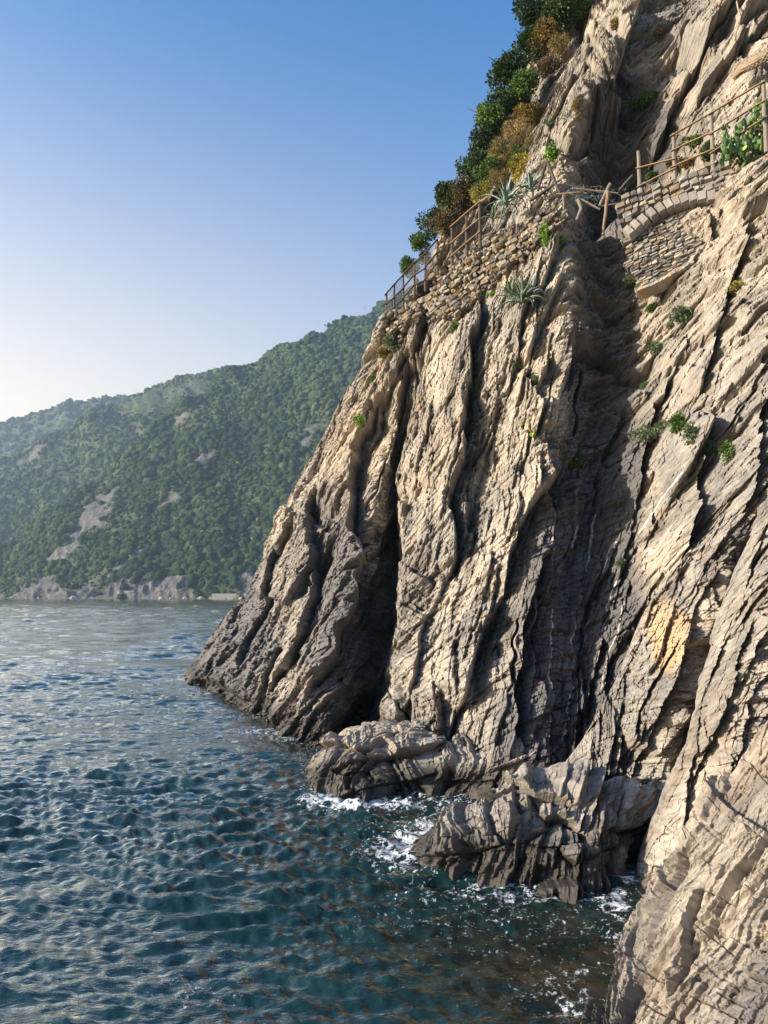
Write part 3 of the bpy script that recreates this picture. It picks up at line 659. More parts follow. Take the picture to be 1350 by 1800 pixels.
def hill(name, rows, label, nu, nv, amp, seed, ntree, rad, cliffy=None, cat=None, wood=None, tmask=None):
    G = pts_surface(rows, nu, nv); P = G.reshape(-1, 3)
    Nn = normals(G).reshape(-1, 3)
    sgn = -np.sign((Nn * np.array([0, 1, -.5])).sum(1)); Nn = Nn * sgn[:, None]
    # spurs and gullies running down the slope
    up = np.repeat(np.linspace(0, 1, nv), nu)
    q = np.stack([P[:, 0] + P[:, 2] * .55, P[:, 2] * .35, P[:, 1] * .3], -1)
    h = (.55 - np.abs(fbm(q * .011, 4, seed))) * amp + fbm(P * .03, 4, seed + 4) * amp * .25
    h *= np.clip(up / .12, .15, 1)
    D = P + Nn * h[:, None]; U, V = proj(D)
    if cliffy is not None:
        ck = cliffy(U, V, D); e = (.6 - np.abs(fbm(D * np.array([.05, .05, .018]), 4, seed + 9))) * 9
        D = D + Nn * (ck * e)[:, None]
    bare = sstep(.45, .75, bare_mask(U, V, D) + (0 if cliffy is None else cliffy(U, V, D) * 1.2))
    if tmask is not None: bare = bare * (1 - tmask(U, V))
    me = mesh_np(name, D, grid_faces(nu, nv), True); attr(me, 'bare', bare); me.materials.append(HILL)
    tag(link(name, me), label, 'hill', kind='structure')
    r = np.random.default_rng(seed)
    Dg = D.reshape(nv, nu, 3)
    # even sampling by area, only where trees grow
    A = np.linalg.norm(np.cross(Dg[1:, :-1] - Dg[:-1, :-1], Dg[:-1, 1:] - Dg[:-1, :-1]), axis=-1)
    Wt = A * (1 - .985 * bare.reshape(nv, nu)[:-1, :-1]); Wt[:, ][proj(Dg[:-1, :-1])[0] > 760] = 0; Wt[proj(Dg[:-1, :-1])[0] < -120] *= .3
    idx = r.choice(Wt.size, ntree, p=(Wt / Wt.sum()).ravel()); i, j = np.divmod(idx, nu - 1)
    fu, fv = r.random((2, ntree, 1))
    C = Dg[i, j] + (Dg[i, j + 1] - Dg[i, j]) * fu + (Dg[i + 1, j] - Dg[i, j]) * fv
    Rd = rad * (.38 + 1.35 * r.random(ntree) ** 3); Rd *= 1 + .3 * fbm(C * .02, 2, 5)
    if tmask is not None:
        u, v = proj(C); Rd *= 1 - .6 * tmask(u, v)
    C[:, 2] += Rd * .3
    ti = np.clip(.42 + .33 * fbm(C * .012, 3, 88) + r.normal(size=ntree) * .17, 0, .93)
    u, v = proj(C); ti = np.where((r.random(ntree) < .012) & (u > 350) & (v > 800), 1.0, ti); Rd = np.where(ti > .99, Rd * .45, Rd); C[:, 2] += np.where(ti > .99, 1.6, 0)
    Vv, Fc = blobs(C, Rd, seed + 2)
    mw = mesh_np('woodland', Vv, Fc, True); attr(mw, 'tint', np.repeat(ti, len(IV))); mw.materials.append(CANOPY)
    tag(link('woodland', mw), wood, 'woodland', kind='stuff')
    return Dg
H1b = [(-330,900),(-120,860),(20,810),(130,770),(230,740),(330,715),(450,690),(600,665),(800,640),(1050,610)]
H1t = [(-330,1028,1000),(-70,985,960),(60,930,960),(155,858,980),(243,780,1020),(311,723,1060),(400,660,1110),(560,590,1110),(680,543,1100),(900,440,1080)]
def horiz_py(Y, z): return 1044.3 + (CAM_H - z) / Y * 1350
def mk_rows(base, top, fr=(.0, .06, .2, .42, .68, .88, 1)):
    rows = [[(px, horiz_py(Y, -6), Y - 6) for px, Y in base]]
    for f in fr:
        row = []
        for (bx, bY), (tx, ty, tY) in zip(base, top):
            Y = bY + (tY - bY) * f ** 1.05; zt = (horiz_py(tY, CAM_H) - ty) / 1350 * tY + CAM_H
            z = zt * f; row.append((bx + (tx - bx) * f, horiz_py(Y, z), Y))
        rows.append(row)
    rows.append([(tx + 8, ty + 25, tY + 110) for tx, ty, tY in top]); rows.append([(tx + 20, ty + 130, tY + 330) for tx, ty, tY in top])
    return rows
shore = lambda U, V, D: sstep(24, 6, D[:, 2] + fbm(D * .02, 3, 12) * 24)
hill('hill', mk_rows(H1b, H1t), 'wooded hillside with bare earth scars falling to a grey sea cliff', 520, 420, 16, 501, 38000, 3.0, shore, wood='dense scrub and trees covering the nearest far hillside')
H2b = [(-500,1250),(-250,1180),(0,1120),(200,1080),(380,1050),(560,1040),(760,1040)]
H2t = [(-500,1000,1700),(-170,885,1560),(5,818,1500),(119,749,1480),(228,700,1480),(380,661,1480),(560,640,1480)]
terr = lambda U, V: sstep(.35, .6, ell(U, V, 300, 700, 110, 26, 12))
hill('hill', mk_rows(H2b, H2t), 'second hill with pale green terraces near its top', 360, 300, 15, 531, 22000, 4.0, None, wood='scrub and trees on the second terraced hill', tmask=terr)
H3b = [(-600,1700),(-300,1650),(0,1600),(200,1560),(400,1540),(600,1540)]
H3t = [(-600,900,2300),(-200,810,2200),(0,751,2150),(110,716,2100),(215,701,2100),(420,690,2100)]
hill('hill', mk_rows(H3b, H3t), 'farthest blue hazy hill at the left edge', 260, 200, 14, 551, 9000, 6.6, None, wood='hazy trees on the farthest hill')

# shore strip, boulders, sea wall
SH = pts_surface([[(px, horiz_py(Y - 20, -2), Y - 20) for px, Y in H1b], [(px, horiz_py(Y - 9, .3), Y - 9) for px, Y in H1b], [(px, horiz_py(Y + 3, 3.2), Y + 3) for px, Y in H1b], [(px, horiz_py(Y + 20, 7), Y + 20) for px, Y in H1b]], 600, 16)
Ps = SH.reshape(-1, 3); Ps[:, 2] += fbm(Ps * .12, 3, 60) * .9
me = mesh_np('shore', Ps, grid_faces(600, 16), True); attr(me, 'bare', np.ones(len(Ps))); me.materials.append(HILL)
tag(link('shore', me), 'narrow grey pebble shore below the far hillside', 'shore', kind='structure')
SB = simple_mat('shore_boulder_stone', (.36, .34, .32), .9, .3, .6, .3)
rb = np.random.default_rng(77); protoB = []
for k in range(4):
    Vv, Fc = blobs(np.zeros((1, 3)), np.array([1.]), 900 + k, .7); mm = mesh_np('shore_boulder', Vv, Fc); mm.materials.append(SB); protoB.append(mm)
for k in range(110):
    px = rb.uniform(-10, 432); Yb = np.interp(px, [p for p, _ in H1b], [y for _, y in H1b]) + rb.uniform(-14, 3)
    o = bpy.data.objects.new('shore_boulder', protoB[k % 4]); COL.objects.link(o)
    p = xyz(px, Yb, .6); s = .5 + 2.2 * rb.random() ** 3; o.location = p; o.scale = (s * 1.4, s, s); o.rotation_euler = (0, 0, rb.uniform(0, 6.3))
    tag(o, 'one of the small grey boulders strewn along the far shore', 'boulder', 'boulders along the far shore')
CONC = simple_mat('concrete', (.27, .26, .24), .9, .15, .5, .1)
def box_mesh(name, pts8, mat):
    return mesh_np(name, pts8, [[0, 1, 2, 3], [7, 6, 5, 4], [0, 4, 5, 1], [1, 5, 6, 2], [2, 6, 7, 3], [3, 7, 4, 0]])
def far_block(name, px0, px1, Y, z0, z1, dep, mat, label, cat):
    a, b = xyz(px0, Y, z0), xyz(px1, Y - 6, z0); q = []
    for z in (z0, z1):
        for p, d in ((a, 0), (b, 0), (b, dep), (a, dep)): q.append((p[0], p[1] + d, z))
    q = np.array(q); me = box_mesh(name, q[[3, 2, 1, 0, 7, 6, 5, 4]], mat)
    me.materials.append(mat); return tag(link(name, me), label, cat)
far_block('sea_wall', 372, 446, 692, 0, 5.0, 6, CONC, 'low pale concrete wall on the far shore beside the headland', 'wall')
far_block('sea_wall', 205, 234, 738, 0, 7.5, 6, CONC, 'short pale concrete block wall on the far shore left of the long wall', 'wall')
far_block('hut', 398, 406, 800, 38, 44, 4, CONC, 'tiny pale hut among the trees low on the near hillside', 'hut')

WOODD = simple_mat('dark_bark', (.06, .045, .032), .9, .3, 3, .2)
def tube(path, rads, sides=8, ring0=0):
    path = np.array(path, float); V = []; Fc = []
    tan = np.gradient(path, axis=0); tan /= np.linalg.norm(tan, axis=1, keepdims=True) + 1e-9
    for p, t, r_ in zip(path, tan, rads):
        u = np.cross(t, [0.3, 0.1, 1] if abs(t[2]) < .9 else [1, 0, 0]); u /= np.linalg.norm(u); v = np.cross(t, u)
        for k in range(sides):
            a = 2 * math.pi * k / sides; V.append(p + r_ * (math.cos(a) * u + math.sin(a) * v))
    n = len(path)
    for i in range(n - 1):
        for k in range(sides):
            a, b = i * sides + k, i * sides + (k + 1) % sides; Fc.append([a, b, b + sides, a + sides])
    V.append(path[0]); V.append(path[-1]); c0, c1 = len(V) - 2, len(V) - 1
    for k in range(sides):
        Fc.append([c0, (k + 1) % sides, k, k]); Fc.append([c1, (n - 1) * sides + k, (n - 1) * sides + (k + 1) % sides, (n - 1) * sides + (k + 1) % sides])
    return np.array(V), Fc
def merge(parts):
    V = []; Fc = []; o = 0
    for v, f in parts:
        V.append(v); Fc += [[i + o for i in q] for q in f]; o += len(v)
    return np.vstack(V), Fc
def poly_mesh(name, V, Fc, mat, smooth=False):
    me = bpy.data.meshes.new(name)
    Fc = [list(dict.fromkeys(f)) for f in Fc]
    me.from_pydata([tuple(v) for v in V], [], [f for f in Fc if len(f) > 2]); me.update()
    if smooth: me.polygons.foreach_set('use_smooth', [True] * len(me.polygons))
    me.materials.append(mat); return me
# trees standing clear on the ridges
SKY_TREES = [(604,566,1085,6,0),(590,570,1090,5,1),(577,576,1095,4.5,2),(553,588,1100,4,0),(484,622,1100,5.5,1),(466,632,1100,3.6,2),(441,642,1105,3.4,0),(420,650,1108,4.2,1),(383,665,1470,4.2,2),(300,682,1470,4.5,0),(292,683,1472,5,1),(200,704,2080,8,1),(188,706,2080,6,2),(150,710,2085,6,0),(107,716,2090,7.5,1),(95,719,2092,7,2),(66,729,2105,6.5,0),(48,735,2110,6,1),(20,744,2130,6.5,2),(655,556,1080,4.6,1)]
wh = {1: 'on the near ridge', 0: 'on the far left ridge'}
TL = ['rounded tree standing highest on the near ridge skyline next to a low bush', 'tall tree just left of the highest tree group on the near ridge', 'third small tree down the near ridge from the highest group', 'low tree on the near ridge below the highest group', 'lone taller tree standing clear halfway down the near ridge', 'small tree just below the lone taller tree on the near ridge', 'small tree midway between the lone tree and the ridge junction', 'tree on the near ridge close to where it meets the terraced hill', 'tree at the right end of the terraced hill skyline', 'right tree of the pair on the crest of the terraced hill', 'left tree of the pair on the crest of the terraced hill', 'tree at the right end of the farthest hill skyline', 'second tree from the right end on the farthest hill skyline', 'tree midway along the farthest hill skyline', 'right tree of the tall pair on the farthest hill skyline', 'left tree of the tall pair on the farthest hill skyline', 'tree just left of the tall pair on the farthest hill', 'small tree low on the farthest hill skyline', 'leftmost tree on the farthest hill skyline near the picture edge', 'tree nearest the headland on the near ridge by the pole']
for k, (px, py, Y, s, kind) in enumerate(SKY_TREES):
    base = at(px, py + 3, Y); near = Y < 1400
    t = thing('ridge_tree', base, TL[k], 'tree', 'trees on the ' + ('near' if near else 'middle' if Y < 1800 else 'far') + ' skyline')
    V, Fc = tube([(0, 0, -s), (0, 0, s * .6), (s * .1, 0, s * 1.3)], [s * .12, s * .09, s * .05], 5)
    link('trunk', poly_mesh('trunk', V, Fc, WOODD), t)
    r = np.random.default_rng(k); n = 9
    C = np.stack([r.normal(size=n) * s * .45, r.normal(size=n) * s * .3, s * 1.35 + r.normal(size=n) * s * .25], -1)
    Vv, Fb = blobs(C, s * (.28 + .3 * r.random(n)), 700 + k, .7); mc = mesh_np('crown', Vv, Fb, True); attr(mc, 'tint', np.full(len(Vv), .15)); mc.materials.append(CANOPY)
    link('crown', mc, t)
POLE = simple_mat('pole_metal', (.25, .25, .26), .6, .1, 2, 0)
for px, py, Y, hh, lb in ((240,694,1476,14,'thin pole standing on the skyline of the terraced hill'),(319,706,1400,16,'thin pole on the slope below the terraces'),(642,553,1090,12,'thin pole on the near ridge skyline beside the headland')):
    b = at(px, py, Y); V, Fc = tube([(0, 0, -4), (0, 0, hh)], [.35, .25], 6); V2, F2 = tube([(-1.6, 0, hh - 1.5), (1.6, 0, hh - 1.5)], [.2, .2], 5)
    V, Fc = merge([(V, Fc), (V2, F2)]); o = link('utility_pole', poly_mesh('utility_pole', V, Fc, POLE)); o.location = b; tag(o, lb, 'pole')

# ------------------------------------------------------------------ placing things on the cliff
CP = CG.reshape(-1, 3); CU, CV = proj(CP); CD = np.linalg.norm(CP - np.array([0, 0, CAM_H]), axis=1)
CN = normals(CG).reshape(-1, 3)
def hit(px, py, rad=3.0):
    for rr in (rad, rad * 3, rad * 8):
        m = np.where((np.abs(CU - px) < rr) & (np.abs(CV - py) < rr))[0]
        if len(m): break
    if not len(m): return at(px, py, 28.), np.array([-.6, -.6, .5])
    i = m[np.argmin(CD[m])]
    return CP[i].copy(), CN[i].copy()

# ------------------------------------------------------------------ foliage
def leaf_mat(name, c1, c2, rough=.6):
    m, t, N, L, B = new_mat(name)
    ti = attr_n(N, 'tint').outputs['Fac']
    c = mixc(N, L, ti, c1, c2); L.new(c, B.inputs['Base Color']); B.inputs['Roughness'].default_value = rough
    B.inputs['Specular IOR Level'].default_value = .25
    tr = N.new('ShaderNodeBsdfTranslucent'); L.new(c, tr.inputs['Color']); mx = N.new('ShaderNodeMixShader'); mx.inputs[0].default_value = .22
    L.new(B.outputs[0], mx.inputs[1]); L.new(tr.outputs[0], mx.inputs[2]); L.new(mx.outputs[0], t.nodes['Material Output'].inputs['Surface'])
    return m
LM = {'dark': leaf_mat('dark_leaves', (.012, .03, .010), (.05, .095, .022)),
      'green': leaf_mat('green_leaves', (.03, .07, .012), (.11, .19, .035)),
      'bright': leaf_mat('bright_leaves', (.07, .16, .015), (.20, .34, .04)),
      'grey': leaf_mat('grey_green_leaves', (.06, .09, .05), (.17, .22, .12)),
      'orange': leaf_mat('orange_leaves', (.05, .05, .015), (.27, .18, .04)),
      'tan': leaf_mat('dry_tan_leaves', (.10, .08, .03), (.34, .25, .10)),
      'red': leaf_mat('rusty_leaves', (.03, .03, .016), (.13, .095, .045)),
      'yellow': leaf_mat('yellow_flowers', (.16, .15, .03), (.42, .34, .07))}
STEM = simple_mat('plant_stem', (.10, .075, .05), .85, .3, 20, .1)
def foliage_mesh(name, kind, n, leaf, seed, dims=(1, 1, 1), spiky=0.):
    r = np.random.default_rng(seed)
    nc = 16; cc = r.normal(size=(nc, 3)); cc /= np.linalg.norm(cc, axis=1, keepdims=True); cc *= (.25 + .5 * r.random((nc, 1)))
    cr = .22 + .26 * r.random(nc); ci = r.integers(0, nc, n)
    d = r.normal(size=(n, 3)); d /= np.linalg.norm(d, axis=1, keepdims=True)
    c = (cc[ci] + d * (cr[ci] * (.55 + .5 * r.random(n)))[:, None]) * np.array(dims)
    a = d + r.normal(size=(n, 3)) * .6; a[:, 2] += spiky; a /= np.linalg.norm(a, axis=1, keepdims=True)
    b = np.cross(a, r.normal(size=(n, 3))); b /= np.linalg.norm(b, axis=1, keepdims=True) + 1e-6
    L_ = leaf * (.6 + .8 * r.random((n, 1))); W_ = L_ * (.42 if spiky < .5 else .16)
    V = np.stack([c, c + a * L_ * .5 + b * W_, c + a * L_, c + a * L_ * .5 - b * W_], 1).reshape(-1, 3)
    me = mesh_np(name, V, np.arange(n * 4).reshape(-1, 4))
    ti = np.clip(.5 + .35 * r.normal(size=nc)[ci] + .25 * r.normal(size=n), 0, 1)
    attr(me, 'tint', np.repeat(ti, 4)); me.materials.append(LM[kind]); return me
def stem_mesh(seed, dims=(1, 1, 1)):
    r = np.random.default_rng(seed); ps = []
    for k in range(7):
        e = r.normal(size=3) * .5; e[2] = abs(e[2]) * .6 + .1; e *= np.array(dims)
        ps.append(tube([(0, 0, -.45 * dims[2]), tuple(e * .4 + r.normal(size=3) * .06), tuple(e)], [.045, .03, .012], 5))
    V, Fc = merge(ps); return poly_mesh('stems', V, Fc, STEM)
FM = {}
def get_f(kind, var, n, leaf, dims=(1, 1, 1), spiky=0.):
    key = (kind, var, n, leaf, dims, spiky)
    if key not in FM: FM[key] = (foliage_mesh('foliage', kind, n, leaf, hash((var, n)) % 9999 + 3, dims, spiky), stem_mesh(var, dims))
    return FM[key]
def plant(px, py, rpx, kind, label, cat='shrub', n=900, leaf=.16, dims=(1, 1, 1), spiky=0., group=None, extra=None, Y=None, name=None, var=0):
    if Y is None:
        p, nn = hit(px, py)
    else: p = at(px, py, Y); nn = np.array([-.5, -.6, .5])
    s = rpx * p[1] / 1350 * 1.15
    t = thing(name or cat.replace(' ', '_'), p + np.array([-.3, -.5, .1]) * s * .5, label, cat, group, rz=(px * 7.3) % 6.28 if dims == (1, 1, 1) else 0)
    f, st = get_f(kind, var, n, round(leaf, 3), dims, spiky)
    a = link('foliage', f, t); a.scale = (s,) * 3; b = link('stems', st, t); b.scale = (s,) * 3
    if extra:
        f2, _ = get_f(extra, var + 50, n // 3, round(leaf * .8, 3), tuple(x * 1.08 for x in dims), spiky); c = link('blossom' if extra in ('yellow', 'orange') else 'foliage', f2, t); c.scale = (s,) * 3
    return t
# bushes of the upper slope against the sky
SLOPE = [
 (722,470,15,'green','small green bush behind the lowest stretch of fence',None,33.5),
 (741,428,16,'green','loose blue-green bush just above the lower fence posts',None,33),
 (752,455,13,'dark','dark low bush behind the middle of the lower fence',None,32.6),
 (768,392,25,'dark','dark green bush at the skyline above the gap in the fence',None,32.5),
 (797,352,26,'dark','dark bush flecked with orange leaves above the upper fence posts','orange',31.8),
 (790,398,22,'red','rusty brown bush right behind the tall fence posts','orange',31),
 (822,343,24,'red','reddish brown bush left of the big agave','orange',31),
 (838,290,27,'dark','dark green bush on the skyline above the rusty bush',None,31.5),
 (862,255,26,'dark','dense dark bush below the bulge of the skyline',None,31.5),
 (868,213,27,'green','mid green bush bulging from the skyline at mid slope',None,31.8),
 (897,140,32,'dark','wide dark green bush on the upper skyline',None,31.8),
 (892,185,26,'dark','dark bush under the wide skyline bush',None,31.5),
 (921,160,26,'green','green bush against the bare rock face of the upper slope',None,31.3),
 (934,88,27,'dark','dark bush below the topmost bushes',None,32),
 (948,30,33,'dark','topmost dark bush where the slope leaves the picture',None,32.2),
 (958,68,24,'orange','orange bush high on the slope edge',None,31.2),
 (985,22,32,'dark','dark green bush at the top edge beside the rock','green',31.5),
 (1022,14,28,'green','lighter green bush at the top edge touching the bare rock',None,31.3),
 (985,85,20,'tan','dry tan bush below the orange one','tan',31),
 (968,118,18,'red','small dry rusty bush halfway down the slope edge','tan',31),
 (932,205,18,'orange','low orange tuft along the rock edge of the slope',None,31),
 (912,243,24,'tan','tall dry tan bush leaning on the slope','tan',30.6),
 (884,277,24,'tan','tan and green bush in the middle of the slope','green',30.5),
 (903,285,18,'green','small green bush beside the tan ones',None,30.3),
 (860,305,22,'green','green bush just above the big agave',None,30.4),
 (926,303,26,'yellow','yellow flowering bush behind the agaves','tan',29.5),
 (880,318,16,'tan','small tan tuft above the tallest agave leaves','tan',29.8),
 (848,340,16,'yellow','small yellow green tuft at the left of the agave','green',29.5),
 (935,255,14,'tan','sparse grass tuft on the rock slab edge','green',30),
 (1005,10,22,'dark','dark bush between the two topmost ones',None,31.8),
]
for k, (px, py, rp, kd, lb, ex, Y) in enumerate(SLOPE):
    plant(px, py, rp * 1.22, kd, lb, 'bush', 4200, .10, (1, 1, 1), .9 if kd == 'tan' else 0, 'bushes on the upper slope', ex, Y, 'bush', k % 3)
# plants growing out of the face
FACE = [
 (957,420,15,'bright','upright bright green cushion plant hanging beside the dry-stone wall',(.6,.6,1.5)),
 (988,424,11,'bright','small bright plant just right of the hanging cushion plant',(1,1,.6)),
 (970,272,16,'bright','round bright green shrub above the broken timbers',(1,1,1)),
 (1130,183,24,'green','loose green shrub in the dark hollow of the upper cliff',(1,1,.6)),
 (1110,494,16,'grey','grey-green cushion under the left end of the arch wall',(1,1,1)),
 (1199,553,20,'grey','pale grey-green cushion on the slab under the arch wall',(1,1,.7)),
 (1145,541,11,'green','small green plant in the dark hole below the arch wall',(1,1,1)),
 (1178,576,8,'grey','little grey-green tuft below the pale cushion',(1,1,1)),
 (1150,613,14,'grey','grey-green plant at the right lip of the dark gully',(1,1,.8)),
 (1294,508,15,'tan','dry green tuft on the wide slab at the right',(1,1,.8)),
 (690,603,17,'grey','grey-green shrub on the cliff edge below the lowest fence post',(1,1,1.1)),
 (676,620,12,'tan','dry tan tuft hanging off the cliff edge',(1,1,1)),
 (742,570,13,'grey','pale tuft growing below the lower fence',(1,1,.7)),
 (800,574,12,'green','green tuft in the hollow under the stone wall',(1,1,1.1)),
 (803,490,7,'green','tiny green tuft in the stone wall',(1,1,1)),
 (776,476,11,'orange','dry orange tuft at the foot of the middle fence post',(1,1,1)),
 (740,512,12,'tan','dry grass tuft hanging below the fence rail',(1,1,1.3)),
 (912,640,10,'grey','small grey-green tuft in a crack under the dark agave',(1,1,1)),
 (940,665,9,'grey','small round grey tuft right of the crack tuft',(1,1,1)),
 (828,690,9,'grey','grey-green tuft in the long vertical crack',(1,1,1.2)),
 (633,740,10,'bright','bright green grass tuft on the left buttress',(1,1,1.2)),
 (655,664,8,'green','tiny green tuft high on the left buttress edge',(1,1,1)),
 (1012,812,19,'green','green plant at the foot of the dark gully slab',(1,1,.8)),
 (1132,768,20,'grey','grey-green bush at the left end of the shrub row on the cliff',(1.2,1,.8)),
 (1165,750,14,'grey','narrow grey-green bush in the middle of the shrub row',(1,1,.7)),
 (1192,744,20,'green','tallest bush of the shrub row above the pale block',(1,1,1)),
 (1216,766,18,'grey','bush at the right end of the shrub row',(1,1,1)),
 (1247,790,15,'grey','separate grey-green bush right of the shrub row',(1,1,1)),
 (1279,800,15,'green','hanging green plant on the dark edge at the right',(1,1,1.4)),
 (1091,985,9,'grey','lone dark tuft low in the grey slate gully',(1,1,1)),
 (1132,677,8,'grey','small tuft in the gully level with the pale block',(1,1,1)),
 (864,516,8,'bright','bright yellow-green tuft left of the dark agave',(1.4,1,.7)),
 (1160,60,12,'tan','dry tuft near the top edge of the upper cliff',(1,1,1)),
 (1080,40,12,'tan','pale dry tuft on the upper slab at the top',(1,1,1)),
 (1012,185,12,'tan','dry tuft in the slab groove above the small agaves',(.7,1,1.6)),
 (1225,248,19,'green','green weed behind the right fence between two posts',(1.3,1,.8)),
 (1190,297,16,'red','rusty creeper hanging on the low post above the arch',(1.2,1,.8)),
 (1215,288,14,'orange','orange and green creeper on the wall top right of the low post',(1.2,1,.6)),
 (1150,313,12,'green','weeds on the wall top beside the short post',(1.4,1,.5)),
 (1065,331,9,'green','small green weed above the fallen rail',(1.4,1,.7)),
 (1245,265,16,'dark','dark thin weed left of the third right-hand post',(1,1,1)),
 (1180,345,8,'tan','dry tuft growing out of the stones over the arch',(1,1,1)),
]
for k, (px, py, rp, kd, lb, dm) in enumerate(FACE):
    plant(px, py, rp, kd, lb, 'shrub', 1100, .19, dm, .3, 'plants growing on the cliff face', 'yellow' if kd == 'tan' and k % 2 else None, None, 'cliff_plant', k % 4)

# thin flowering herb
def herb(px, py, label):
    p, _ = hit(px, py); t = thing('flowering_herb', p, label, 'herb'); ps = []; fl = []
    r = np.random.default_rng(5)
    for k in range(16):
        e = np.array([r.normal() * .22, -abs(r.normal()) * .2, .15 + .55 * r.random()]); ps.append(tube([(0, 0, -.05), tuple(e * .5 + [0, 0, .08]), tuple(e)], [.012, .009, .006], 4)); fl.append(e)
    V, Fc = merge(ps); link('stems', poly_mesh('stems', V, Fc, LM['green']), t)
    V, Fc = blobs(np.array(fl), np.full(len(fl), .035), 4, .6); me = mesh_np('flowers', V, Fc); attr(me, 'tint', np.ones(len(V))); me.materials.append(simple_mat('cream_petals', (.7, .66, .5), .7, .1, 5, 0)); link('flowers', me, t)
herb(1014, 592, 'thin herb with pale flowers on the shaded edge of the gully')

# agaves: every blade a child
AG = {}
def agave_mat(name, c1, c2):
    m, t, N, L, B = new_mat(name); tc = N.new('ShaderNodeTexCoord')
    n = noise_n(N, L, tc.outputs['Object'], 5, 5, .6); L.new(mixc(N, L, n, c1, c2), B.inputs['Base Color']); B.inputs['Roughness'].default_value = .5
    return m
AGM = {'blue': agave_mat('agave_blue', (.10, .16, .13), (.24, .31, .26)), 'dark': agave_mat('agave_dark', (.03, .06, .035), (.11, .16, .09))}
def blade(L_, W_, lift, droop, mat, fold=.35, n=10):
    V = []; Fc = []; x = 0; z = 0; ang = lift; st = L_ / n
    for i in range(n + 1):
        t = i / n; wd = W_ * (.55 + .9 * t - 1.4 * t * t if t < .5 else (1 - t) * 1.3) ; wd = max(wd, .002)
        nx, nz = -math.sin(ang), math.cos(ang)
        th = .03 * L_ * (1 - t * .9)
        V += [(x + nx * fold * wd, -wd, z + nz * fold * wd), (x, 0, z), (x + nx * fold * wd, wd, z + nz * fold * wd), (x - nx * th, 0, z - nz * th)]
        x += math.cos(ang) * st; z += math.sin(ang) * st; ang -= droop / n * (1 + t * 1.5)
    for i in range(n):
        a = i * 4; b = a + 4
        Fc += [[a, a + 1, b + 1, b], [a + 1, a + 2, b + 2, b + 1], [a + 2, a + 3, b + 3, b + 2], [a + 3, a, b, b + 3]]
    return poly_mesh('blade', V, Fc, mat, True)
def agave(px, py, size, kind, label, seed, nb=26, Y=None, tilt=(-.25, 0)):
    p = hit(px, py)[0] if Y is None else at(px, py, Y)
    t = thing('agave', p + np.array([-.1, -.25, .05]), label, 'agave'); t.rotation_euler = (tilt[0] * -1.0, tilt[1], 0)
    r = random.Random(seed); bl = [blade(1, .075, R(78), R(12), AGM[kind]), blade(1, .085, R(55), R(45), AGM[kind]), blade(1, .085, R(30), R(70), AGM[kind]), blade(.95, .08, R(62), R(120), AGM[kind])]
    for k in range(nb):
        f = k / nb; m = bl[0] if f < .25 else bl[1] if f < .55 else bl[2] if f < .85 else bl[3]
        o = link('blade', m, t); o.rotation_euler = (r.uniform(-.12, .12), r.uniform(-.15, .15), k * 2.4 + r.uniform(-.2, .2)); s = size * r.uniform(.7, 1.1); o.scale = (s, s, s); o.location = (0, 0, r.uniform(-.02, .06) * size)
    return t
agave(893, 372, 1.25, 'blue', 'largest blue-green agave with tall upright blades behind the fence end', 1, 24, 26.5)
agave(935, 345, 1.05, 'blue', 'blue agave with drooping striped blades beside the broken timbers', 2, 20, 26)
agave(870, 395, .75, 'dark', 'small dark agave low beside the last tall fence post', 3, 16, 26.8)
agave(925, 545, 1.0, 'dark', 'dark green agave clump on the lit face below the stone wall', 4, 30)
agave(900, 530, .85, 'dark', 'left rosette of dark agave with long sideways blades under orange flowers', 6, 22)
agave(942, 525, .7, 'blue', 'small grey rosette at the right side of the dark agave clump', 7, 18)
agave(1000, 222, .5, 'blue', 'small pale agave on the sloping slab high on the cliff', 8, 16)
agave(965, 228, .55, 'dark', 'small dark agave left of the pale one on the slab', 9, 18)
plant(906, 512, 20, 'green', 'orange flowering bush growing over the dark agave clump', 'bush', 1200, .14, (1, 1, .8), .6, None, 'orange', None, 'bush', 3)
# dead hanging blades under the big agave
p = at(905, 395, 26.3); t = thing('dead_agave', p, 'withered brown agave stump hanging over the wall under the big agave', 'dead plant')
DRY = simple_mat('dry_blade', (.16, .12, .09), .9, .3, 9, .1); rr = random.Random(3)
for k in range(14):
    o = link('blade', blade(.8, .05, R(-60 - rr.random() * 20), R(30), DRY), t); o.rotation_euler = (0, 0, 3.6 + rr.uniform(-1.2, 1.2)); o.location = (rr.uniform(-.3, .3), rr.uniform(-.1, .1), 0)

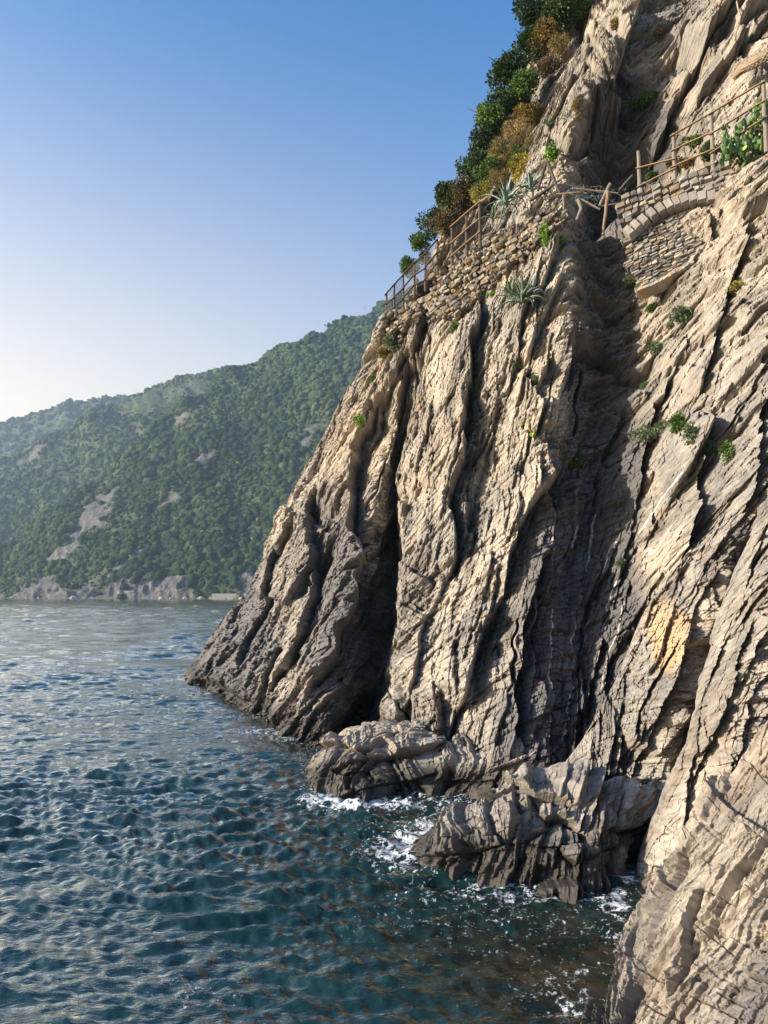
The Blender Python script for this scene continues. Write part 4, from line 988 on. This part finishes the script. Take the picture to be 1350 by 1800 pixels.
# prickly pears
PADM = [simple_mat('cactus_pad', (.065, .13, .03), .55, .25, 8, .05), simple_mat('cactus_pad_yellow', (.42, .42, .05), .55, .2, 8, .05)]
def pad_mesh(mat, seed):
    V, Fc = IV.copy(), IF; V = V * np.array([.5, .09, .68]); V[:, 0] *= 1 - .25 * (V[:, 2] < 0) * np.abs(V[:, 2]); V[:, 2] += .62
    me = mesh_np('pad', V, Fc, True); me.materials.append(mat); return me
PADS = [pad_mesh(PADM[0], 0), pad_mesh(PADM[1], 1)]
def prickly(px, py, size, n, label, spread, yellow=.06, Y=None, seed=0):
    p = hit(px, py)[0] if Y is None else at(px, py, Y)
    t = thing('prickly_pear', p, label, 'cactus'); r = random.Random(seed); pts = [(0, 0, -.3 * size, 0)]
    for k in range(n):
        bx = r.choice(pts[-24:]); o = link('pad', PADS[1 if r.random() < yellow else 0], t)
        tl = bx[3] * .6 + r.uniform(-.8, .8); s = size * r.uniform(.7, 1.15) * .15
        o.location = (bx[0], bx[1], bx[2]); o.rotation_euler = (r.uniform(-.5, .5), tl, r.uniform(-1.2, 1.2)); o.scale = (s,) * 3
        tip = (bx[0] + math.sin(tl) * s * 1.15, bx[1] + r.uniform(-.25, .2) * s, bx[2] + math.cos(tl) * s * 1.1, tl)
        if abs(tip[0]) < spread[0] and tip[2] < spread[1]: pts.append(tip)
        if r.random() < .35: pts.append((r.uniform(-spread[0], spread[0]) * .8, r.uniform(-.3, .3), r.uniform(-.4, .1) * size, 0))
prickly(1312, 266, 1.0, 260, 'large prickly pear bank of round green pads behind the right fence', (.8, .75), .05, 20.9, 2)
prickly(1343, 212, 1.0, 120, 'second prickly pear clump at the right edge by the last post', (.45, .6), .05, 20.6, 5)
prickly(1178, 1, .1, 3, 'tiny cactus on the upper cliff', (.1, .1), 0, None, 5) if False else None
prickly(940, 752, 1.3, 8, 'tiny prickly pear with yellow-green pads alone on the lit cliff face', (.25, .35), .7, None, 9)

# ------------------------------------------------------------------ stone walls
def stone_mat():
    m, t, N, L, B = new_mat('wall_stone'); ti = N.new('ShaderNodeAttribute'); ti.attribute_name = 'tintc'
    g = N.new('ShaderNodeNewGeometry').outputs['Position']; n = noise_n(N, L, g, 14, 6, .7)
    c = mixc(N, L, n, (.65, .65, .65), (1.3, 1.28, 1.25)); L.new(mixc(N, L, 1., ti.outputs['Color'], c, 'MULTIPLY'), B.inputs['Base Color'])
    B.inputs['Roughness'].default_value = .9
    b = N.new('ShaderNodeBump'); b.inputs['Strength'].default_value = .8; b.inputs['Distance'].default_value = .03; L.new(n, b.inputs['Height']); L.new(b.outputs[0], B.inputs['Normal'])
    return m
STONE = stone_mat()
PAL = [(.30, .26, .21), (.22, .21, .19), (.36, .30, .22), (.26, .19, .12), (.40, .36, .30), (.17, .16, .155), (.33, .25, .17), (.29, .28, .26)]
def sh(c, k): return [x * k for x in c]
class Stones:
    def __init__(s): s.V = []; s.F = []; s.C = []
    def add(s, c, ax, ay, az, hx, hy, hz, col, r, jit=.18, off=0):
        o = sum(len(v) for v in s.V[-1:]) * 0 + s.n if hasattr(s, 'n') else 0
        q = []
        for z in (-1, .55, 1):
            k = 1 if z < 1 else .78
            for x, y in ((-1, -1), (1, -1), (1, 1), (-1, 1)):
                jx, jy, jz = [r.uniform(-jit, jit) for _ in range(3)]
                q.append(c + ax * hx * (x * k + jx) + ay * hy * (y * k + jy) + az * hz * (z + jz))
        s.V.append(np.array(q)); s.C += [col] * 12
        f = [[8, 9, 10, 11]]
        for b in (0, 4):
            for k in range(4): f.append([b + k, b + (k + 1) % 4, b + 4 + (k + 1) % 4, b + 4 + k])
        s.F += [[i + o for i in g] for g in f]; s.n = o + 12
    def build(s, name, parent=None):
        me = mesh_np(name, np.vstack(s.V), s.F); me.materials.append(STONE)
        a = me.attributes.new('tintc', 'FLOAT_COLOR', 'POINT'); a.data.foreach_set('color', np.array([(c[0], c[1], c[2], 1) for c in s.C], np.float32).ravel())
        return link(name, me, parent)
def inpoly(x, y, poly):
    c = False; n = len(poly)
    for i in range(n):
        x1, y1 = poly[i]; x2, y2 = poly[(i + 1) % n]
        if (y1 > y) != (y2 > y) and x < (x2 - x1) * (y - y1) / (y2 - y1) + x1: c = not c
    return c
def fill_courses(poly, ang, hpx, wpx, fn, seed, size_var=.5):
    """courses of stones: fn(px, py, w, h) is called for every stone"""
    r = random.Random(seed); xs, ys = [p[0] for p in poly], [p[1] for p in poly]; cx, cy = sum(xs) / len(xs), sum(ys) / len(ys)
    ca, sa = math.cos(R(ang)), -math.sin(R(ang)); Rr = max(max(xs) - min(xs), max(ys) - min(ys)); b = -Rr
    while b < Rr:
        h = hpx * r.uniform(1 - size_var * .6, 1 + size_var); a = -Rr + r.uniform(0, wpx)
        while a < Rr:
            wd = wpx * r.uniform(1 - size_var, 1 + size_var); m = a + wd / 2; x, y = cx + m * ca - b * sa, cy + m * sa + b * ca
            if inpoly(x, y, poly): fn(x, y, wd, h, r)
            a += wd
        b += h
# left dry-stone wall, carried on the cliff
poly = [(676,552),(700,543),(735,508),(770,472),(800,452),(850,412),(905,398),(960,372),(990,362),(1003,380),(985,400),(950,420),(915,462),(895,470),(862,508),(835,530),(806,560),(770,560),(745,575),(722,560),(705,600),(684,608),(672,590)]
W1 = Stones()
def place(x, y, wd, h, r):
    p, n = hit(x, y, 2.5); vw = p - np.array([0, 0, CAM_H]); vw /= np.linalg.norm(vw)
    d = (-vw * .5 + np.array([-.60, -.7, .25]) * .5); d /= np.linalg.norm(d)
    ax = np.cross(d, [0, 0, 1]) ; ax /= np.linalg.norm(ax); ax = -ax if ax[0] < 0 else ax
    ay = np.cross(d, ax); ay = -ay if ay[2] < 0 else ay
    a = R(25 + r.uniform(-16, 16)); ax, ay = ax * math.cos(a) + ay * math.sin(a), ay * math.cos(a) - ax * math.sin(a)
    sc = p[1] / 1350 * 1.04
    W1.add(p + d * .05, ax, ay, d, wd * sc * .5, h * sc * .5, .16 + r.uniform(-.06, .10), sh(r.choice(PAL), r.uniform(.45, 1.0)), r, .2)
fill_courses(poly, 25, 4.6, 9.5, place, 4, .65)
tag(W1.build('dry_stone_wall'), 'dry-stone retaining wall of small brown and grey stones under the left fence', 'wall')
# arch wall bridging the gully
def Yw(px, py): return 22.85 - (px - 1100) * .0095 + (py - 400) * -.004
WD = np.array([-.50, -.83, .12]); WD /= np.linalg.norm(WD); WX = np.cross([0, 0, 1], -WD); WX /= np.linalg.norm(WX); WX = WX if WX[0] > 0 else -WX; WZ = np.cross(WX, WD); WZ = WZ if WZ[2] > 0 else -WZ
wall = thing('arch_wall', at(1180, 430, Yw(1180, 430)), 'masonry wall with a flat arch of cut grey blocks bridging the gully', 'wall')
def wall_place(S, back, dep, ang, grey):
    def f(x, y, wd, h, r):
        p = at(x, y, Yw(x, y) + back) - np.array(wall.location); sc = 22.5 / 1350 * 1.03; a = R(ang + r.uniform(-9, 9))
        ax, ay = WX * math.cos(a) + WZ * math.sin(a), WZ * math.cos(a) - WX * math.sin(a)
        col = r.choice(PAL if r.random() > grey else [PAL[1], PAL[7], PAL[5], PAL[4]]); S.add(p + WD * r.uniform(-.03, .05), ax, ay, WD, wd * sc * .48, h * sc * .47, dep, sh(col, r.uniform(.5, 1.05)), r, .17)
    return f
S1 = Stones(); fill_courses([(1100,425),(1110,420),(1135,402),(1165,380),(1195,367),(1225,359),(1252,358),(1250,385),(1240,420),(1233,450),(1210,485),(1170,500),(1135,512),(1120,500),(1106,470)], 17, 4.2, 12, wall_place(S1, .28, .22, 17, .75), 8, .6)
S1.build('infill', wall)
S2 = Stones(); fill_courses([(1094,400),(1093,352),(1125,338),(1185,320),(1255,290),(1292,285),(1330,268),(1330,290),(1285,318),(1262,340),(1225,342),(1190,350),(1160,360),(1135,376),(1112,396)], 17, 9.5, 14, wall_place(S2, 0, .25, 15, .6), 9, .5)
S2.build('spandrel', wall)
ARC = [(1108,411),(1120,401),(1133,391),(1148,380),(1163,371),(1177.5,364),(1191,360),(1205,355.5),(1220,352.5),(1236,351),(1253,351)]
ra = random.Random(2)
for k, (x, y) in enumerate(ARC):
    a, b = ARC[max(k - 1, 0)], ARC[min(k + 1, len(ARC) - 1)]; an = math.atan2(-(b[1] - a[1]), b[0] - a[0])
    S3 = Stones(); p = at(x, y, Yw(x, y) - .08) - np.array(wall.location); ax, ay = WX * math.cos(an) + WZ * math.sin(an), WZ * math.cos(an) - WX * math.sin(an)
    g = ra.uniform(.8, 1.15); S3.add(p, ax, ay, WD, .118 * (1.2 if k > 6 else 1), .19, .26, (.25 * g, .235 * g, .21 * g), ra, .07); S3.build('arch_stone', wall)
q = [at(x, y, Yw(x, y) + b) - np.array(wall.location) for b in (.75, .48) for x, y in ((1112,492),(1225,462),(1300,296),(1100,360))]
mb = box_mesh('rubble_core', np.array(q), None); mb.materials.append(simple_mat('dark_mortar', (.045, .04, .035), .95, .3, 6, .3)); link('rubble_core', mb, wall)
# broken ledge stone carrying the infill
S4 = Stones(); rr_ = random.Random(6)
for k in range(13):
    f = k / 12; x, y = 1125 + 92 * f, 512 - 46 * f ** 1.3; p = at(x, y + 3, Yw(x, y) + .1) - np.array(wall.location)
    S4.add(p, WX * .93 + WZ * .35, WZ * .93 - WX * .35, WD, .10, .06, .30, sh(rr_.choice([(.36,.25,.15),(.3,.28,.25),(.34,.3,.24)]), rr_.uniform(.8, 1.3)), rr_, .15)
S4.build('footing', wall)

# ------------------------------------------------------------------ timber
def wood_mat(name, c1, c2):
    m, t, N, L, B = new_mat(name); tc = N.new('ShaderNodeTexCoord'); mp = N.new('ShaderNodeMapping'); mp.inputs['Scale'].default_value = (14, 14, 1.6); L.new(tc.outputs['Object'], mp.inputs['Vector'])
    n = noise_n(N, L, mp.outputs[0], 3, 6, .6, .6); L.new(mixc(N, L, n, c1, c2), B.inputs['Base Color']); B.inputs['Roughness'].default_value = .8
    b = N.new('ShaderNodeBump'); b.inputs['Strength'].default_value = .5; b.inputs['Distance'].default_value = .01; L.new(n, b.inputs['Height']); L.new(b.outputs[0], B.inputs['Normal']); return m
WG = wood_mat('weathered_wood', (.10, .085, .07), (.26, .22, .18)); WO = wood_mat('warm_wood', (.13, .085, .045), (.30, .20, .115)); WK = wood_mat('brown_wood', (.03, .022, .017), (.085, .06, .045))
def orient(o, a, b):
    a, b = Vector(a), Vector(b); o.location = a; o.rotation_euler = (b - a).to_track_quat('Z', 'Y').to_euler(); return (b - a).length
def post_mesh(L_, r_, mat, seed):
    rr = random.Random(seed); V, Fc = tube([(rr.uniform(-.01, .01), rr.uniform(-.01, .01), L_ * k / 6) for k in range(7)], [r_ * (1.1 - .04 * k + rr.uniform(-.06, .06)) for k in range(7)], 9); return poly_mesh('post', V, Fc, mat)
def plank_mesh(name, L_, w, th, mat, seed=0):
    rr = random.Random(seed); V = []; Fc = []; n = 6
    for k in range(n + 1):
        z = L_ * k / n; dx, dy = rr.uniform(-.006, .006), rr.uniform(-.006, .006); e = .75 if k in (0, n) else 1
        for x, y in ((-1, -.7), (-.8, -1), (.8, -1), (1, -.7), (1, .7), (.8, 1), (-.8, 1), (-1, .7)): V.append((x * w / 2 * e + dx, y * th / 2 * e + dy, z))
    for k in range(n):
        for j in range(8): a, b = k * 8 + j, k * 8 + (j + 1) % 8; Fc.append([a, b, b + 8, a + 8])
    Fc += [list(range(7, -1, -1)), list(range(n * 8, n * 8 + 8))]
    return poly_mesh(name, V, Fc, mat)
WIRE = simple_mat('wire', (.05, .05, .05), .5, .1, 5, 0)
def netting(corners, nx, nz, rad=.006):
    a, b, c, d = [np.array(x) for x in corners]; ps = []
    P = lambda u, v: (a * (1 - u) + b * u) * (1 - v) + (d * (1 - u) + c * u) * v
    for k in range(-nz, nx + 1):
        for sg in (1, -1):
            pts = []
            for t in (0., 1.):
                u = (k + t * nz) / nx if sg == 1 else (k + (1 - t) * nz) / nx; pts.append((u, t))
            (u0, v0), (u1, v1) = pts
            lo, hi = (u0, v0), (u1, v1)
            def clip(p, q):
                if p[0] < 0: f = (0 - p[0]) / (q[0] - p[0]); p = (0, p[1] + f * (q[1] - p[1]))
                if p[0] > 1: f = (1 - p[0]) / (q[0] - p[0]); p = (1, p[1] + f * (q[1] - p[1]))
                return p
            if max(u0, u1) <= 0 or min(u0, u1) >= 1: continue
            p, q2 = clip(lo, hi), clip(hi, lo); ps.append(tube([P(*p), P(*q2)], [rad, rad], 3))
    return merge(ps)
def fence(name, label, posts, rails, mats, rad, mesh_pairs=()):
    """posts: (px, top_py, base_py, Y); rails: (i, fraction, j, fraction)"""
    o0 = at(posts[0][0], posts[0][2], posts[0][3]); t = thing(name, o0, label, 'fence'); tops = []; bases = []
    for k, (px, ty, by, Y) in enumerate(posts):
        b = at(px, by, Y); tp = at(px, ty, Y); tp = b + np.array([0, 0, tp[2] - b[2]]); bases.append(b - o0); tops.append(tp - o0)
        p = link('post', post_mesh(tp[2] - b[2] + .35, rad, mats[0], k), t); p.location = b - o0 - np.array([0, 0, .3])
    for k, (i, fi, j, fj) in enumerate(rails):
        a = bases[i] * (1 - fi) + tops[i] * fi; b = bases[j] * (1 - fj) + tops[j] * fj; dd = (b - a) / np.linalg.norm(b - a)
        off = np.array([-.05, -.07, 0]); r_ = link('rail', None, t) if False else bpy.data.objects.new('rail', plank_mesh('rail', np.linalg.norm(b - a) + .16, .075, .035, mats[1], k)); COL.objects.link(r_); r_.parent = t
        orient(r_, a + off - dd * .08, b + off)
    for i, j in mesh_pairs:
        V, Fc = netting((bases[i] + [0, 0, .05], bases[j] + [0, 0, .05], tops[j], tops[i]), 14, 10, .0025); link('wire_mesh', poly_mesh('wire_mesh', V, Fc, WIRE), t)
    return t
LF = [(679.5,518,552,34),(693,502,548,33.4),(709,485,533,32.8),(729,463,508,32),(748,447,500,31.2),(769,423,470,30.3)]
fence('path_fence', 'lower stretch of wooden path fence stepping up the left cliff edge', LF, [(k, f, k + 1, f) for k in range(5) for f in (.98, .5, .12)], (WK, WK), .055, [(k, k + 1) for k in range(5)])
UF = [(795,399,465,28.8),(820.5,377,442,28),(844,357,423,27.2)]
fence('path_fence', 'upper stretch of wooden path fence with tall posts left of the agave', UF, [(k, f, k + 1, f) for k in range(2) for f in (.99, .55, .2)], (WK, WO), .06, [(0, 1), (1, 2)])
RF = [(1125,268,345,23.2),(1187,238,325,22.4),(1254,200,293,21.6),(1347,145,250,20.4)]
fence('path_fence', 'right hand path fence of rough posts and pale rails above the arch wall', RF, [(1, .98, 2, .98), (2, .98, 3, .98), (0, .62, 1, .5), (0, .2, 1, .3), (1, .68, 2, .62), (1, .35, 2, .3), (2, .6, 3, .66), (2, .25, 3, .38)], (WG, WO), .062)
PLK = [((1005,331),(1086,340),24.6,24.2,'o','long orange brown rail fallen level across the gap'),
 ((977,342),(1021,338),24.3,24.0,'o','short pale rail lying left of the long fallen rail'),
 ((1073,323),(1054,362),23.7,23.7,'g','short tilted post leaning across the end of the fallen rail'),
 ((1069,336),(1060,413),23.6,23.6,'o','long post hanging straight down over the gully'),
 ((1020,350),(1055,368),24,23.8,'g','grey plank slanting down under the fallen rails'),
 ((1016,351),(1022.6,370),24,23.8,'g','upper half of the snapped grey post over the gully'),
 ((1022,369),(1007,403),23.8,23.8,'g','lower half of the snapped grey post hanging in the gully'),
 ((1055,363),(1098,357),24,23.9,'g','grey plank poking out level at the left end of the arch wall'),
 ((962,284),(984,340),24.7,24.4,'k','dark leaning post, right leg of the broken fence triangle'),
 ((960,286),(945,336),24.7,25,'k','dark leaning post, left leg of the broken fence triangle'),
 ((933,352),(978,322),25,24.6,'k','weathered log lying between the agaves and the fallen rails'),
 ((990,342),(991,368),24.1,24.1,'g','short grey stub hanging below the pale rail'),
 ((1088,334),(1111,308),24.2,24.2,'g','thin grey board leaning on the rock behind the gap'),
 ((842,357),(858,346),27.2,26.9,'o','short rail end sticking out from the last tall fence post')]
for k, (a, b, Ya, Yb, mt, lb) in enumerate(PLK):
    A, B_ = at(*a, Ya), at(*b, Yb); L_ = np.linalg.norm(B_ - A)
    rnd = 'post' in lb or 'log' in lb
    me = (post_mesh(L_, .055, {'o': WO, 'g': WG, 'k': WK}[mt], k + 30) if rnd else plank_mesh('broken_plank', L_, .10, .045, {'o': WO, 'g': WG, 'k': WK}[mt], k))
    me.name = 'broken_post' if rnd else 'broken_plank'
    o = link(me.name, me); orient(o, A, B_); tag(o, lb, 'post' if rnd and 'log' not in lb else 'timber', 'broken fence timbers')
# torn wire netting tangled in the timbers
rw = np.random.default_rng(8); ps = []; c0 = at(1040, 345, 24.1)
for k in range(46):
    p = np.cumsum(rw.normal(size=(6, 3)) * np.array([.13, .05, .07]), axis=0) + rw.normal(size=3) * np.array([.45, .1, .13]); ps.append(tube(p, [.006] * 6, 3))
V, Fc = merge(ps); o = link('torn_netting', poly_mesh('torn_netting', V, Fc, simple_mat('blue_grey_wire', (.16, .22, .25), .5, .2, 4, 0))); o.location = c0; tag(o, 'tangle of torn blue-grey wire netting among the broken timbers', 'netting')
# rope and netted shelf at the upper right
A, B_ = hit(1297, 10)[0], hit(1293, 95)[0]; off = np.array([-.12, -.25, .05])
ROPE = simple_mat('old_rope', (.30, .25, .18), .95, .3, 30, .3)
pth = [hit(1297 - 4 * math.sin(k), 4 + 9.5 * k)[0] + off for k in range(10)]
for i in range(1, 9): pth[i] = (pth[i - 1] * .5 + pth[i] * .5)
V, Fc = tube(pth, [.03] * 10, 7); o = link('rope', poly_mesh('rope', V, Fc, ROPE, True)); tag(o, 'frayed pale rope hanging down the upper cliff at the right', 'rope')
t = thing('netted_roll', at(1320, 115, 21.5), 'long roll of rubble held in coarse netting on the cliff above the right fence', 'netting')
pp = [at(x, y, Y) - np.array(t.location) for x, y, Y in ((1290,136,22.6),(1302,122,22.3),(1318,112,22),(1336,103,21.7),(1356,92,21.4),(1380,80,21.1))]
V, Fc = tube(pp, [.06, .12, .16, .16, .13, .07], 12); V += fbm(V * 3, 3, 9)[:, None] * .07; link('rubble', poly_mesh('rubble', V, Fc, simple_mat('rubble_fill', (.24, .18, .12), .95, .4, 9, .4)), t)
ps = []
for k in range(9):
    for sg in (1, -1):
        path = []
        for i in range(26):
            f = i / 25 * 5; c = catmull(np.array(pp), np.array([f]))[0]; rr0 = np.interp(f, range(6), [.08, .14, .18, .18, .15, .09]) + .02; a = sg * i * .35 + k * .7
            path.append(c + np.array([math.cos(a) * .6, math.cos(a) * .6, math.sin(a)]) * rr0)
        ps.append(tube(path, [.012] * 26, 4))
V, Fc = merge(ps); link('net', poly_mesh('net', V, Fc, ROPE), t)

# ------------------------------------------------------------------ haze
hz = bpy.data.meshes.new('haze'); x0, x1, y0, y1, z0, z1 = -2700, 2700, -60, 2750, -60, 640
box = [(x, y, z) for z in (z0, z1) for x, y in ((x0, y0), (x1, y0), (x1, y1), (x0, y1))]
hz.from_pydata(box, [], [(3, 2, 1, 0), (4, 5, 6, 7), (0, 1, 5, 4), (1, 2, 6, 5), (2, 3, 7, 6), (3, 0, 4, 7)]); hz.update()
ho = link('haze', hz); tag(ho, 'thin blue evening haze in the air', 'haze', kind='stuff')
hm = bpy.data.materials.new('haze'); hm.use_nodes = True; hm.node_tree.nodes.clear()
pv = hm.node_tree.nodes.new('ShaderNodeVolumePrincipled'); ou = hm.node_tree.nodes.new('ShaderNodeOutputMaterial'); hm.node_tree.links.new(pv.outputs[0], ou.inputs['Volume'])
pv.inputs['Color'].default_value = (.55, .75, 1, 1); pv.inputs['Density'].default_value = .00019; pv.inputs['Anisotropy'].default_value = .3
hz.materials.append(hm)
